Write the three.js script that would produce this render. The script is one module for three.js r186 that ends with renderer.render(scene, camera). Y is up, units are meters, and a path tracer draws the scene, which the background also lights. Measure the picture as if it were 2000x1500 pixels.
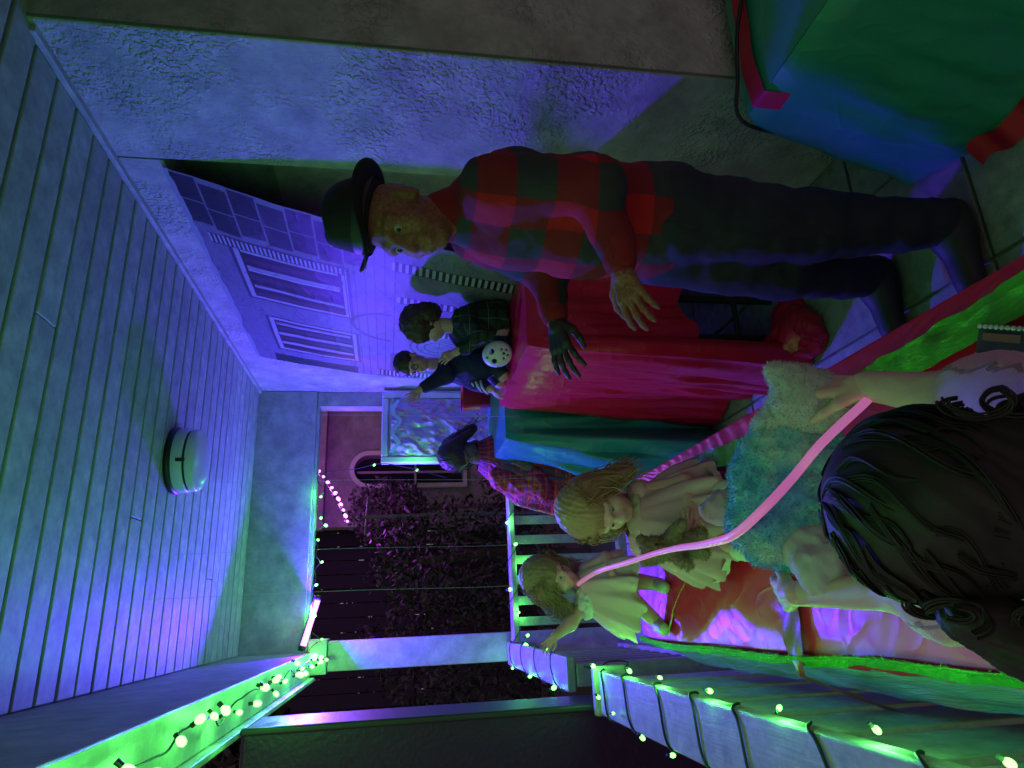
import * as THREE from 'three';
import { mergeGeometries } from 'three/addons/utils/BufferGeometryUtils.js';
import { RoundedBoxGeometry } from 'three/addons/geometries/RoundedBoxGeometry.js';
import { createNoise3D, createNoise4D } from 'simplex-noise';
import { RectAreaLightUniformsLib } from 'three/addons/lights/RectAreaLightUniformsLib.js';
RectAreaLightUniformsLib.init();

// ------------------------------------------------------------------ camera, sky, exposure
const scene = new THREE.Scene();
const camera = new THREE.PerspectiveCamera(59.96, 4 / 3, 0.05, 120);
{
  const R = THREE.MathUtils.degToRad, yaw = R(19), pitch = R(9.3), roll = R(0.55);
  const d = new THREE.Vector3(Math.sin(yaw) * Math.cos(pitch), -Math.sin(pitch), -Math.cos(yaw) * Math.cos(pitch));
  const r = new THREE.Vector3().crossVectors(d, new THREE.Vector3(0, 1, 0)).normalize();
  const u = new THREE.Vector3().crossVectors(r, d);
  camera.position.set(0, 1.6, 0);
  // the phone was held turned a quarter: the picture's up is the porch's right
  camera.up.copy(r).multiplyScalar(Math.cos(roll)).addScaledVector(u, Math.sin(roll));
  camera.lookAt(camera.position.clone().add(d));
}
const renderer = new THREE.WebGLRenderer({ antialias: true });
renderer.toneMapping = THREE.LinearToneMapping;
renderer.toneMappingExposure = 1.22;
renderer.shadowMap.enabled = true;
const skyTex = (() => {
  const w = 32, h = 16, a = new Float32Array(w * h * 4);
  for (let i = 0; i < w * h; i++) a.set([0.215, 0.150, 0.185, 1], i * 4);   // mauve sky raised as even fill light, brighter than the night
  const t = new THREE.DataTexture(a, w, h, THREE.RGBAFormat, THREE.FloatType);
  t.mapping = THREE.EquirectangularReflectionMapping; t.needsUpdate = true; return t;
})();
scene.background = skyTex; scene.environment = skyTex;
const moon = new THREE.DirectionalLight(0xbfc8ff, 0.02);
moon.position.set(-6, 9, 2); moon.target.position.set(0, 0, -3); moon.castShadow = true;
Object.assign(moon.shadow.camera, { left: -8, right: 8, top: 8, bottom: -8, far: 40 });
scene.add(moon, moon.target);
const UV_POWER = 52, GREEN_POWER = 0.030;      // candela: the whole tube, and each green bulb

// ------------------------------------------------------------------ helpers
let seed = 7;
const rnd = () => { seed = (seed + 0x6D2B79F5) | 0; let t = Math.imul(seed ^ (seed >>> 15), 1 | seed); t = (t + Math.imul(t ^ (t >>> 7), 61 | t)) ^ t; return ((t ^ (t >>> 14)) >>> 0) / 4294967296; };
const rr = (a, b) => a + (b - a) * rnd();
const noise3 = createNoise3D(rnd), noise4 = createNoise4D(rnd);
const V = (x, y, z) => new THREE.Vector3(x, y, z);
const fbm = (x, y, z, o = 4) => { let s = 0, a = 0.5; for (let i = 0; i < o; i++) { s += a * noise3(x, y, z); x *= 2.03; y *= 2.03; z *= 2.03; a *= 0.5; } return s; };
const lin = (r, g, b) => new THREE.Color().setRGB(r, g, b);
const taken = {};
const numbered = n => { const k = taken[n] = (taken[n] ?? -1) + 1; return k ? `${n}_${String(k).padStart(3, '0')}` : n; };
function tag(o, label, category, group, kind) {
  if (label) o.userData.label = label; if (category) o.userData.category = category;
  if (group) o.userData.group = group; if (kind) o.userData.kind = kind; return o;
}
function thing(name, label, category, group) { const g = new THREE.Group(); g.name = numbered(name); scene.add(g); return tag(g, label, category, group); }
function structure(name) { const g = new THREE.Group(); g.name = name; g.userData.kind = 'structure'; scene.add(g); return g; }
function part(parent, name, geo, m, label) {
  const o = new THREE.Mesh(Array.isArray(geo) ? merge(geo) : geo, m); o.name = name; o.castShadow = o.receiveShadow = true;
  if (label) o.userData.label = label; parent.add(o); return o;
}
function merge(gs) {
  gs = gs.map(g => { g = g.index ? g.toNonIndexed() : g; for (const k of Object.keys(g.attributes)) if (!['position', 'normal', 'uv'].includes(k)) g.deleteAttribute(k); if (!g.attributes.normal) g.computeVertexNormals(); if (!g.attributes.uv) metric(g); return g; });
  return mergeGeometries(gs);
}
function metric(g) {                                  // uv in metres along the surface
  const p = g.attributes.position, n = g.attributes.normal, a = new Float32Array(p.count * 2);
  for (let i = 0; i < p.count; i++) {
    const x = p.getX(i), y = p.getY(i), z = p.getZ(i), ax = Math.abs(n.getX(i)), ay = Math.abs(n.getY(i)), az = Math.abs(n.getZ(i));
    if (ax >= ay && ax >= az) { a[2 * i] = z; a[2 * i + 1] = y; } else if (ay >= az) { a[2 * i] = x; a[2 * i + 1] = z; } else { a[2 * i] = x; a[2 * i + 1] = y; }
  }
  g.setAttribute('uv', new THREE.BufferAttribute(a, 2)); return g;
}
function box(x0, x1, y0, y1, z0, z1, bev = 0.004) {
  const w = Math.abs(x1 - x0), h = Math.abs(y1 - y0), d = Math.abs(z1 - z0);
  const g = bev ? new RoundedBoxGeometry(w, h, d, 1, Math.min(bev, w / 3, h / 3, d / 3)) : new THREE.BoxGeometry(w, h, d);
  g.translate((x0 + x1) / 2, (y0 + y1) / 2, (z0 + z1) / 2); return metric(g.index ? g.toNonIndexed() : g);
}
function tube(pts, r, seg = 24, rad = 6, closed = false) {
  const c = new THREE.CatmullRomCurve3(pts.map(p => Array.isArray(p) ? V(...p) : p), closed, 'centripetal');
  return new THREE.TubeGeometry(c, seg, r, rad, closed);
}
function sheet(nu, nv, f) {                           // a surface from f(u,v) -> [x,y,z] with uv 0..1
  const p = [], uv = [], idx = [];
  for (let j = 0; j <= nv; j++) for (let i = 0; i <= nu; i++) { p.push(...f(i / nu, j / nv)); uv.push(i / nu, j / nv); }
  for (let j = 0; j < nv; j++) for (let i = 0; i < nu; i++) { const a = j * (nu + 1) + i, b = a + 1, c = a + nu + 1, d = c + 1; idx.push(a, b, d, a, d, c); }
  const g = new THREE.BufferGeometry(); g.setAttribute('position', new THREE.Float32BufferAttribute(p, 3)); g.setAttribute('uv', new THREE.Float32BufferAttribute(uv, 2)); g.setIndex(idx); g.computeVertexNormals(); return g;
}
// --- textures
function dataTex(w, h, f, srgb) {
  const a = new Uint8Array(w * h * 4);
  for (let y = 0; y < h; y++) for (let x = 0; x < w; x++) { const c = f(x / w, y / h); const v = Array.isArray(c) ? c : [c, c, c]; a.set([...v.map(q => Math.max(0, Math.min(255, q * 255))), 255], (y * w + x) * 4); }
  const t = new THREE.DataTexture(a, w, h); t.wrapS = t.wrapT = THREE.RepeatWrapping; t.magFilter = THREE.LinearFilter; t.minFilter = THREE.LinearMipmapLinearFilter; t.generateMipmaps = true; if (srgb) t.colorSpace = THREE.SRGBColorSpace; t.needsUpdate = true; return t;
}
const wrapN = (x, y, f, s, o = 4) => { const a = x * Math.PI * 2, b = y * Math.PI * 2, ca = Math.cos(a), sa = Math.sin(a), cb = Math.cos(b), sb = Math.sin(b); let v = 0, k = 0.5; for (let i = 0; i < o; i++) { v += k * noise4(ca * f + s, sa * f, cb * f, sb * f - s); f *= 2.03; k *= 0.5; } return v; };
const rep = (t, s) => { t = t.clone(); t.repeat.set(1 / s, 1 / s); t.needsUpdate = true; return t; };
const stuccoT = dataTex(640, 640, (x, y) => { const m = Math.max(0.12, Math.min(1, 0.5 + 2.2 * wrapN(x, y, 0.5, 70, 2))), n = wrapN(x, y, 3.2, 0, 3), r = wrapN(x + 0.01 * n, y, 8, 40, 3); return 0.35 + 0.1 * wrapN(x, y, 1, 5, 2) + m * (0.22 * n + 0.4 * Math.max(0, Math.min(1, r * 3 + 0.2))) + 0.06 * wrapN(x, y, 30, 9, 2); });
const grainT = dataTex(256, 256, (x, y) => 0.5 + 0.4 * wrapN(x, y, 3, 80) + 0.22 * wrapN(x, y, 11, 60));
const blotchT = dataTex(256, 256, (x, y) => { const n = 0.86 + 0.2 * wrapN(x, y, 1.5, 21) + 0.1 * wrapN(x, y, 6, 33); return [n, n, n * 0.99]; }, true);
const woodT = dataTex(256, 256, (x, y) => 0.5 + 0.32 * noise3(Math.cos(x * 6.283) * 9, Math.sin(x * 6.283) * 9, y * 2) + 0.15 * wrapN(x, y, 8, 3));
const knitT = dataTex(128, 128, (x, y) => 0.5 + 0.3 * Math.sin(x * 6.283 * 16) * Math.sin(y * 6.283 * 16) + 0.2 * wrapN(x, y, 4, 12));
function M(c, rough, o = {}) { return new THREE.MeshPhysicalMaterial({ color: Array.isArray(c) ? lin(...c) : c, roughness: rough, side: THREE.DoubleSide, ...o }); }
const paint = M([0.60, 0.60, 0.57], 0.5, { map: rep(blotchT, 1.3), bumpMap: rep(grainT, 0.35), bumpScale: 0.0012 });
const railPaint = M([0.50, 0.49, 0.50], 0.45, { map: rep(blotchT, 0.7), bumpMap: rep(woodT, 0.4), bumpScale: 0.0004 });
const boardPaint = M([0.60, 0.61, 0.60], 0.55, { map: rep(blotchT, 0.9), bumpMap: rep(grainT, 0.3), bumpScale: 0.0006 });
const stucco = M([0.60, 0.59, 0.57], 0.72, { map: rep(blotchT, 1.7), bumpMap: rep(stuccoT, 1.2), bumpScale: 0.018 });
const concrete = M([0.40, 0.38, 0.36], 0.55, { map: rep(blotchT, 0.6), bumpMap: rep(grainT, 0.2), bumpScale: 0.002 });
const cordM = M([0.012, 0.014, 0.012], 0.5);
const darkM = M([0.02, 0.02, 0.022], 0.6);

// --- distance-field bodies, meshed with surface nets
const cap = (a, b, ra, rb = ra) => ({ t: 0, a, b, ra, rb, r: Math.max(ra, rb) });
const ell = (c, r, rot) => { const m = new THREE.Matrix4().makeRotationFromEuler(new THREE.Euler(...(rot || [0, 0, 0]))).invert().elements; return { t: 1, c, q: r, m, r: Math.max(...r) }; };
const minus = (p, k = 0.006) => ({ ...p, sub: k });
function dist(p, x, y, z) {
  if (p.t === 0) {
    const ax = p.a[0], ay = p.a[1], az = p.a[2], bx = p.b[0] - ax, by = p.b[1] - ay, bz = p.b[2] - az, px = x - ax, py = y - ay, pz = z - az;
    let h = (px * bx + py * by + pz * bz) / (bx * bx + by * by + bz * bz + 1e-12); h = h < 0 ? 0 : h > 1 ? 1 : h;
    return Math.hypot(px - bx * h, py - by * h, pz - bz * h) - (p.ra + (p.rb - p.ra) * h);
  }
  const dx = x - p.c[0], dy = y - p.c[1], dz = z - p.c[2], m = p.m;
  const X = (m[0] * dx + m[4] * dy + m[8] * dz) / p.q[0], Y = (m[1] * dx + m[5] * dy + m[9] * dz) / p.q[1], Z = (m[2] * dx + m[6] * dy + m[10] * dz) / p.q[2];
  const k0 = Math.hypot(X, Y, Z), k1 = Math.hypot(X / p.q[0], Y / p.q[1], Z / p.q[2]);
  return k1 < 1e-9 ? -Math.min(...p.q) : k0 * (k0 - 1) / k1;
}
function field(prims, k, extra) {
  return (x, y, z) => {
    let d = 1e3;
    for (const p of prims) if (p.sub === undefined) { const e = dist(p, x, y, z); if (e > d + k) continue; const h = Math.max(k - Math.abs(d - e), 0) / k; d = Math.min(d, e) - h * h * k * 0.25; }
    for (const p of prims) if (p.sub !== undefined) { const e = -dist(p, x, y, z), s = p.sub, h = Math.max(s - Math.abs(d - e), 0) / s; d = Math.max(d, e) + h * h * s * 0.25; }
    return extra ? extra(d, x, y, z) : d;
  };
}
function surf(prims, { k = 0.02, cell = 0.01, pad = 0.02, extra, lo, hi } = {}) {
  const mn = [1e9, 1e9, 1e9], mx = [-1e9, -1e9, -1e9];
  for (const p of prims) if (p.sub === undefined) for (const c of p.t === 0 ? [p.a, p.b] : [p.c]) for (let i = 0; i < 3; i++) { mn[i] = Math.min(mn[i], c[i] - p.r - pad); mx[i] = Math.max(mx[i], c[i] + p.r + pad); }
  if (lo) for (let i = 0; i < 3; i++) { mn[i] = Math.max(mn[i], lo[i] ?? -1e9); mx[i] = Math.min(mx[i], hi[i] ?? 1e9); }
  const f = field(prims, k, extra), n = [0, 1, 2].map(i => Math.ceil((mx[i] - mn[i]) / cell) + 1), [nx, ny, nz] = n;
  const D = new Float32Array(nx * ny * nz), at = (i, j, l) => i + nx * (j + ny * l);
  for (let l = 0; l < nz; l++) for (let j = 0; j < ny; j++) for (let i = 0; i < nx; i++) D[at(i, j, l)] = f(mn[0] + i * cell, mn[1] + j * cell, mn[2] + l * cell);
  const vid = new Int32Array(nx * ny * nz).fill(-1), pos = [], idx = [];
  for (let l = 0; l < nz - 1; l++) for (let j = 0; j < ny - 1; j++) for (let i = 0; i < nx - 1; i++) {
    let s = 0, cx = 0, cy = 0, cz = 0, c = 0; const v = [];
    for (let q = 0; q < 8; q++) { const e = D[at(i + (q & 1), j + (q >> 1 & 1), l + (q >> 2))]; v.push(e); if (e < 0) s |= 1 << q; }
    if (s === 0 || s === 255) continue;
    for (let q = 0; q < 8; q++) for (const b of [1, 2, 4]) if (!(q & b)) { const a = v[q], e = v[q | b]; if ((a < 0) !== (e < 0)) { const t = a / (a - e); cx += (q & 1) + (b === 1 ? t : 0); cy += (q >> 1 & 1) + (b === 2 ? t : 0); cz += (q >> 2) + (b === 4 ? t : 0); c++; } }
    vid[at(i, j, l)] = pos.length / 3; pos.push(mn[0] + (i + cx / c) * cell, mn[1] + (j + cy / c) * cell, mn[2] + (l + cz / c) * cell);
  }
  const quad = (a, b, c, d, flip) => { if (a < 0 || b < 0 || c < 0 || d < 0) return; flip ? idx.push(a, c, b, a, d, c) : idx.push(a, b, c, a, c, d); };
  for (let l = 1; l < nz - 1; l++) for (let j = 1; j < ny - 1; j++) for (let i = 1; i < nx - 1; i++) {
    const a = D[at(i, j, l)] < 0;
    if (a !== D[at(i + 1, j, l)] < 0) quad(vid[at(i, j - 1, l - 1)], vid[at(i, j, l - 1)], vid[at(i, j, l)], vid[at(i, j - 1, l)], !a);
    if (a !== D[at(i, j + 1, l)] < 0) quad(vid[at(i - 1, j, l - 1)], vid[at(i - 1, j, l)], vid[at(i, j, l)], vid[at(i, j, l - 1)], !a);
    if (a !== D[at(i, j, l + 1)] < 0) quad(vid[at(i - 1, j - 1, l)], vid[at(i, j - 1, l)], vid[at(i, j, l)], vid[at(i - 1, j, l)], !a);
  }
  const g = new THREE.BufferGeometry(); g.setAttribute('position', new THREE.Float32BufferAttribute(pos, 3)); g.setIndex(idx); g.computeVertexNormals(); return metric(g);
}
const place = (g, pos, rot = [0, 0, 0], s = 1) => g.applyMatrix4(new THREE.Matrix4().compose(V(...pos), new THREE.Quaternion().setFromEuler(new THREE.Euler(...rot, 'YXZ')), V(s, s, s)));
// a head about 0.23 m tall that faces +z, centred between the ears
function headGeo(o = {}) {
  const c = o.cell || 0.005, ch = o.child ? 1 : 0, P = [
    ell([0, 0.03, -0.015], [0.074, 0.092, 0.094]), ell([0, -0.03, 0.02], [0.06 + 0.006 * ch, 0.08, 0.07]), ell([0, -0.088 + 0.012 * ch, 0.05], [0.034, 0.026, 0.03]),
    ell([0.036, -0.032, 0.052], [0.028, 0.028, 0.026]), ell([-0.036, -0.032, 0.052], [0.028, 0.028, 0.026]),
    cap([0, 0.012, 0.084], [0, -0.028, 0.104 - 0.008 * ch], 0.008, 0.013), cap([0.012, -0.031, 0.088], [-0.012, -0.031, 0.088], 0.009),
    cap([0.018, 0.03, 0.081], [0.05, 0.026, 0.062], 0.011), cap([-0.018, 0.03, 0.081], [-0.05, 0.026, 0.062], 0.011),
    cap([-0.018, -0.058, 0.082], [0.018, -0.058, 0.082], 0.008), cap([-0.014, -0.068, 0.08], [0.014, -0.068, 0.08], 0.008),
    ell([0.078, -0.006, -0.012], [0.011, 0.032, 0.02], [0, 0.3, 0]), ell([-0.078, -0.006, -0.012], [0.011, 0.032, 0.02], [0, -0.3, 0]),
    minus(ell([0.031, 0.006, 0.094], [0.019, 0.012, 0.02]), 0.012), minus(ell([-0.031, 0.006, 0.094], [0.019, 0.012, 0.02]), 0.012), minus(cap([-0.02, -0.063, 0.094], [0.02, -0.063, 0.094], 0.003), 0.004),
  ];
  if (!o.noNeck) P.push(cap([0, -0.07, -0.02], [0, -0.17, -0.035], 0.052, 0.056));
  return surf(P, { k: 0.022, cell: c, pad: 0.015 });
}
// a hand: wrist at the origin, fingers along +x, back of the hand up (+y), thumb on the +z side
function handGeo(curl = 0.5, spread = 0.12, cell = 0.004, scale = 1) {
  const P = [], L = [[0.044, 0.026, 0.02], [0.05, 0.03, 0.022], [0.046, 0.028, 0.021], [0.036, 0.021, 0.018]];
  P.push(cap([-0.03, 0, 0], [0.02, 0, 0.003], 0.026, 0.026));
  L.forEach((seg, i) => {
    const z = 0.03 - i * 0.02; let a = [0.012, 0, z * 0.6], b = [0.088 - Math.abs(i - 1.2) * 0.006, 0.003, z];
    P.push(cap(a, b, 0.015, 0.0125));
    let yaw = spread * (1.4 - i), pit = curl * 0.35, p = b;
    for (let j = 0; j < 3; j++) { pit += curl * (j ? 0.8 : 0.3); const q = [p[0] + seg[j] * Math.cos(pit) * Math.cos(yaw), p[1] - seg[j] * Math.sin(pit), p[2] + seg[j] * Math.cos(pit) * Math.sin(yaw)]; P.push(cap(p, q, 0.0098 - j * 0.0012, 0.0088 - j * 0.0012)); p = q; }
  });
  P.push(cap([0.012, -0.004, 0.022], [0.045, -0.012, 0.05], 0.016, 0.0125), cap([0.045, -0.012, 0.05], [0.078, -0.02 - curl * 0.012, 0.06], 0.0115, 0.0105), cap([0.078, -0.02 - curl * 0.012, 0.06], [0.102, -0.03 - curl * 0.02, 0.058], 0.0105, 0.008));
  const g = surf(P, { k: 0.007, cell, pad: 0.01 }); g.scale(scale, scale, scale); return g;
}
// points a hand: fingers toward dir, back of the hand toward up
function aim(g, pos, dir, up, flip) {
  const x = V(...dir).normalize(), y = V(...up); y.addScaledVector(x, -y.dot(x)).normalize(); const z = new THREE.Vector3().crossVectors(x, y);
  if (flip) { g.scale(1, 1, -1); const i = g.index.array; for (let q = 0; q < i.length; q += 3) { const t = i[q]; i[q] = i[q + 1]; i[q + 1] = t; } }
  g.applyMatrix4(new THREE.Matrix4().makeBasis(x, y, z).setPosition(...pos)); g.computeVertexNormals(); return g;
}
const eyeW = M([0.36, 0.33, 0.31], 0.3), eyeD = M([0.02, 0.012, 0.01], 0.2);
function eyes(parent, pos, rot, s) {
  for (const e of [-1, 1]) {
    const w = part(parent, 'eye', place(place(new THREE.SphereGeometry(0.012, 12, 8), [e * 0.031, 0.006, 0.0685]), pos, rot, s), eyeW);
    part(w, 'iris', place(place(new THREE.SphereGeometry(0.0072, 10, 6), [e * 0.031, 0.005, 0.0748]), pos, rot, s), eyeD);
  }
}

// ------------------------------------------------------------------ setting
{
  const g = structure('ground');
  part(g, 'soil', sheet(40, 40, (u, v) => { const x = (u - 0.5) * 90, z = (v - 0.5) * 90; return [x, -0.42 + 0.05 * fbm(x * 0.2, z * 0.2, 1), z]; }), M([0.05, 0.06, 0.035], 0.95));
}
{
  const g = structure('porch_floor');
  part(g, 'footing', box(-0.62, 4.2, -0.45, -0.02, -5.0, 2.0), concrete);
  const mats = [[0.42, 0.39, 0.37], [0.38, 0.355, 0.34], [0.45, 0.42, 0.40]].map(c => { const m = concrete.clone(); m.color.setRGB(...c); return m; });
  for (let z = -4.99 + 0.45; z < 1.4; z += 0.45) for (let x = -0.49; x < 3.4; x += 0.45) {
    const t = rr(-0.0018, 0.0018); part(g, 'slab', box(x + 0.006, x + 0.444, -0.03, t, z - 0.444, z - 0.006, 0.004), mats[Math.floor(rnd() * 3)]);
  }
}
{
  const g = structure('porch_ceiling');
  part(g, 'roof_deck', box(-0.5, 4.3, 2.622, 2.75, -5.1, 2.0, 0), darkM);
  const tones = [0.60, 0.56, 0.63, 0.58].map(v => { const m = boardPaint.clone(); m.color.setRGB(v, v * 1.01, v * 0.99); return m; });
  for (let z = 1.2, i = 0; z > -4.7; z -= 0.122, i++) {
    const x1 = z > -1.53 ? 4.2 : 1.525, w = Math.min(0.122, z + 4.7);
    const cut = rnd() < 0.3 ? rr(0.2, x1 - 0.2) : x1, m = tones[Math.floor(rnd() * 4)];
    part(g, 'board', box(-0.198, cut, 2.6 + rr(-0.0012, 0.0012), 2.62, z - w + rr(0.005, 0.0075), z - rr(0.005, 0.0075), 0.005), m);
    if (cut < x1) part(g, 'board', box(cut + 0.0025, x1, 2.6 + rr(-0.0012, 0.0012), 2.62, z - w + 0.006, z - 0.006, 0.005), tones[Math.floor(rnd() * 4)]);
  }
  part(g, 'trim', box(1.528, 1.552, 2.585, 2.62, -4.7, -1.56), boardPaint);
}
{
  const g = thing('house_wall', 'pale stucco house wall with a recessed doorway behind the tall person', 'wall');
  part(g, 'wall', [box(1.55, 1.9, 0, 2.612, -2.12, -1.535, 0.012), box(1.55, 1.9, 0, 2.6, -4.98, -3.93, 0.012), box(1.55, 1.9, 2.44, 2.6, -3.93, -2.12, 0)], stucco);
  part(g, 'return_wall', box(1.9, 4.3, 0, 2.612, -1.75, -1.536, 0), stucco, 'shaded return of the stucco wall that faces the viewer');
  const pale = M([0.52, 0.5, 0.42], 0.45, { map: rep(blotchT, 0.8) });
  const d = part(g, 'door', box(1.66, 1.71, 0.01, 2.43, -3.9, -2.13, 0.003), pale);
  for (const [a, b, c, e] of [[-2.95, -2.22, 1.2, 2.1], [-2.95, -2.22, 0.2, 1.05], [-3.8, -3.1, 1.2, 2.1], [-3.8, -3.1, 0.2, 1.05]]) part(d, 'door_panel', box(1.635, 1.662, c, e, a, b, 0.014), pale);
}
part(thing('side_beam', 'long white beam under the roof edge with green bulbs underneath', 'beam'), 'beam', [box(-0.345, -0.2, 2.16, 2.62, -4.69, 1.5, 0.006), box(-0.368, -0.347, 2.13, 2.3, -4.69, 1.5, 0.004)], paint);
part(thing('end_beam', 'white beam across the far end of the porch ceiling', 'beam'), 'beam', [box(-0.36, 1.548, 2.205, 2.62, -4.86, -4.7, 0.006), box(-0.36, 1.44, 2.185, 2.204, -4.84, -4.72, 0.003)], paint);
{
  const g = thing('corner_post', 'square white post at the far left corner of the porch', 'post');
  part(g, 'shaft', box(-0.32, -0.14, 0, 2.06, -4.85, -4.71, 0.006), paint);
  part(g, 'capital', box(-0.335, -0.125, 2.062, 2.183, -4.865, -4.695, 0.006), paint);
}
{
  const g = thing('jamb_post', 'narrow pale post where the far end opening meets the house wall', 'post');
  part(g, 'shaft', box(1.44, 1.548, 0, 2.203, -4.84, -4.72, 0.004), paint);
}
{
  const g = thing('porch_column', 'wide dark glossy column at the porch edge beside the near railing', 'column');
  const m = M([0.035, 0.007, 0.06], 0.42, { bumpMap: rep(grainT, 0.5), bumpScale: 0.002 });
  part(g, 'shaft', box(-0.78, -0.345, -0.02, 2.128, -2.95, -2.62, 0.012), m);
  part(g, 'edge_trim', box(-0.362, -0.338, -0.02, 2.128, -2.63, -2.6, 0.008), M([0.03, 0.03, 0.035], 0.45));
}
// ------------------------------------------------------------------ railings
function baluster(g, x0, x1, y0, y1, z0, z1) { part(g, 'baluster', box(x0, x1, y0, y1, z0, z1, 0.004), railPaint); }
{
  const g = thing('porch_railing', 'near white railing of wide boards left of the long table', 'railing');
  part(g, 'top_rail', box(-0.365, -0.218, 0.862, 0.9, -2.52, 0.3, 0.008), railPaint);
  part(g, 'end_cap', box(-0.37, -0.205, 0.79, 0.915, -2.56, -2.523, 0.008), railPaint);
  part(g, 'bottom_rail', box(-0.335, -0.25, 0.08, 0.14, -2.52, 0.3, 0.006), railPaint);
  part(g, 'post', box(-0.34, -0.25, 0, 0.86, -2.56, -2.47, 0.005), railPaint);
  for (let z = -2.46; z < 0.2; z += 0.25) baluster(g, -0.262, -0.24, 0.1, 0.86, z, z + 0.19);
}
{
  const g = thing('porch_railing', 'short stretch of white railing between the dark column and the corner post', 'railing');
  part(g, 'top_rail', box(-0.34, -0.2, 0.862, 0.9, -4.7, -3.0, 0.008), railPaint);
  part(g, 'bottom_rail', box(-0.32, -0.24, 0.08, 0.14, -4.7, -3.0, 0.006), railPaint);
  part(g, 'post', box(-0.32, -0.23, 0, 0.86, -3.08, -2.99, 0.005), railPaint);
  for (let z = -4.6; z < -3.12; z += 0.16) baluster(g, -0.3, -0.26, 0.14, 0.862, z, z + 0.045);
}
{
  const g = thing('porch_railing', 'white railing across the far end of the porch before the dark garden', 'railing');
  part(g, 'top_rail', box(-0.19, 1.43, 0.862, 0.9, -4.51, -4.4, 0.008), railPaint);
  part(g, 'bottom_rail', box(-0.19, 1.43, 0.1, 0.16, -4.49, -4.42, 0.006), railPaint);
  for (let x = -0.1; x < 1.4; x += 0.128) baluster(g, x, x + 0.055, 0.16, 0.862, -4.475, -4.435);
  part(g, 'post', box(0.8, 0.92, 0, 0.985, -4.52, -4.39, 0.006), railPaint);
}
// ------------------------------------------------------------------ lamps
{
  const g = thing('ceiling_lamp', 'round flush ceiling lamp with a two-tier white cover', 'lamp');
  const lathe = pts => new THREE.LatheGeometry(pts.map(([r, y]) => new THREE.Vector2(r, y)), 40);
  part(g, 'base', lathe([[0, 2.6], [0.165, 2.599], [0.17, 2.59], [0.168, 2.575], [0.15, 2.57]]), M([0.015, 0.015, 0.018], 0.35));
  const wm = M([0.72, 0.72, 0.72], 0.25, { clearcoat: 0.5 });
  part(g, 'ring', lathe([[0.15, 2.575], [0.162, 2.572], [0.163, 2.535], [0.158, 2.528], [0.15, 2.527]]), wm);
  part(g, 'gap_band', lathe([[0.152, 2.53], [0.152, 2.518]]), darkM);
  part(g, 'diffuser', lathe([[0.15, 2.519], [0.157, 2.517], [0.158, 2.497], [0.148, 2.486], [0.1, 2.479], [0, 2.476]]), wm);
  for (const a of [1.9, 4.0, 6.1]) part(g, 'clip', place(box(-0.009, 0.009, 2.515, 2.55, 0.152, 0.168, 0.002), [0, 0, 0], [0, a, 0]), darkM);
  for (const c of g.children) c.geometry.scale(0.88, 1, 0.88);
  g.position.set(0.692, 0, -3.1);
}
{
  const g = thing('ultraviolet_tube_lamp', 'glowing violet tube lamp under the far end beam by the corner post', 'lamp');
  const a = V(0.125, 2.125, -4.63), b = V(-0.165, 2.205, -4.63);
  part(g, 'tube', tube([a, a.clone().lerp(b, 0.5), b], 0.0175, 8, 14), M([0.3, 0.2, 0.4], 0.3, { emissive: lin(0.85, 0.16, 1), emissiveIntensity: 4.2 }));
  part(g, 'housing', tube([a.clone().add(V(0.02, 0.01, -0.03)), b.clone().add(V(-0.02, 0.018, -0.03))], 0.016, 4, 8), M([0.1, 0.1, 0.12], 0.4));
  for (const p of [a, b]) part(g, 'end_cap', place(new THREE.SphereGeometry(0.021, 12, 8), p.toArray()), darkM);
  // the reflector throws the light down the length of the porch
  const l = new THREE.RectAreaLight(lin(0.095, 0.006, 1), UV_POWER / (0.30 * 0.045), 0.30, 0.045); l.position.set(-0.01, 2.16, -4.605); l.lookAt(1.25, 0.3, -3.2); l.castShadow = true; g.add(l);
}
const bulbGreen = M([0.1, 0.4, 0.1], 0.3, { emissive: lin(0.17, 1, 0.13), emissiveIntensity: 4.6 });
const bulbViolet = M([0.4, 0.1, 0.4], 0.3, { emissive: lin(0.9, 0.35, 1), emissiveIntensity: 2.2 });
const bulbGeo = new THREE.SphereGeometry(0.0105, 10, 8); bulbGeo.scale(1, 1.35, 1);
const socketGeo = new THREE.CylinderGeometry(0.0062, 0.005, 0.016, 7); socketGeo.translate(0, 0.019, 0);
function stringLights(label, cordPts, bulbs, o = {}) {
  const g = thing('string_light', label, 'string lights');
  part(g, 'cord', tube(cordPts, o.r || 0.0028, o.seg || cordPts.length * 10, 5), cordM);
  bulbs.forEach((b, i) => {
    const m = part(g, 'bulb', bulbGeo, o.mat || bulbGreen); m.position.set(...b); m.rotation.set(rr(-0.8, 0.8), 0, rr(-0.8, 0.8)); m.scale.setScalar((o.size || 1) * rr(0.75, 1.2)); part(m, 'socket', socketGeo, cordM);
    if (i % (o.every || 1)) return;                // one light stands for a few neighbouring bulbs
    const l = new THREE.PointLight(o.color || lin(0.10, 1, 0.13), (o.power || 1) * (o.every || 1) * GREEN_POWER); l.position.set(...b); l.castShadow = true; l.shadow.radius = 0.5; g.add(l);
  });
}
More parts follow.
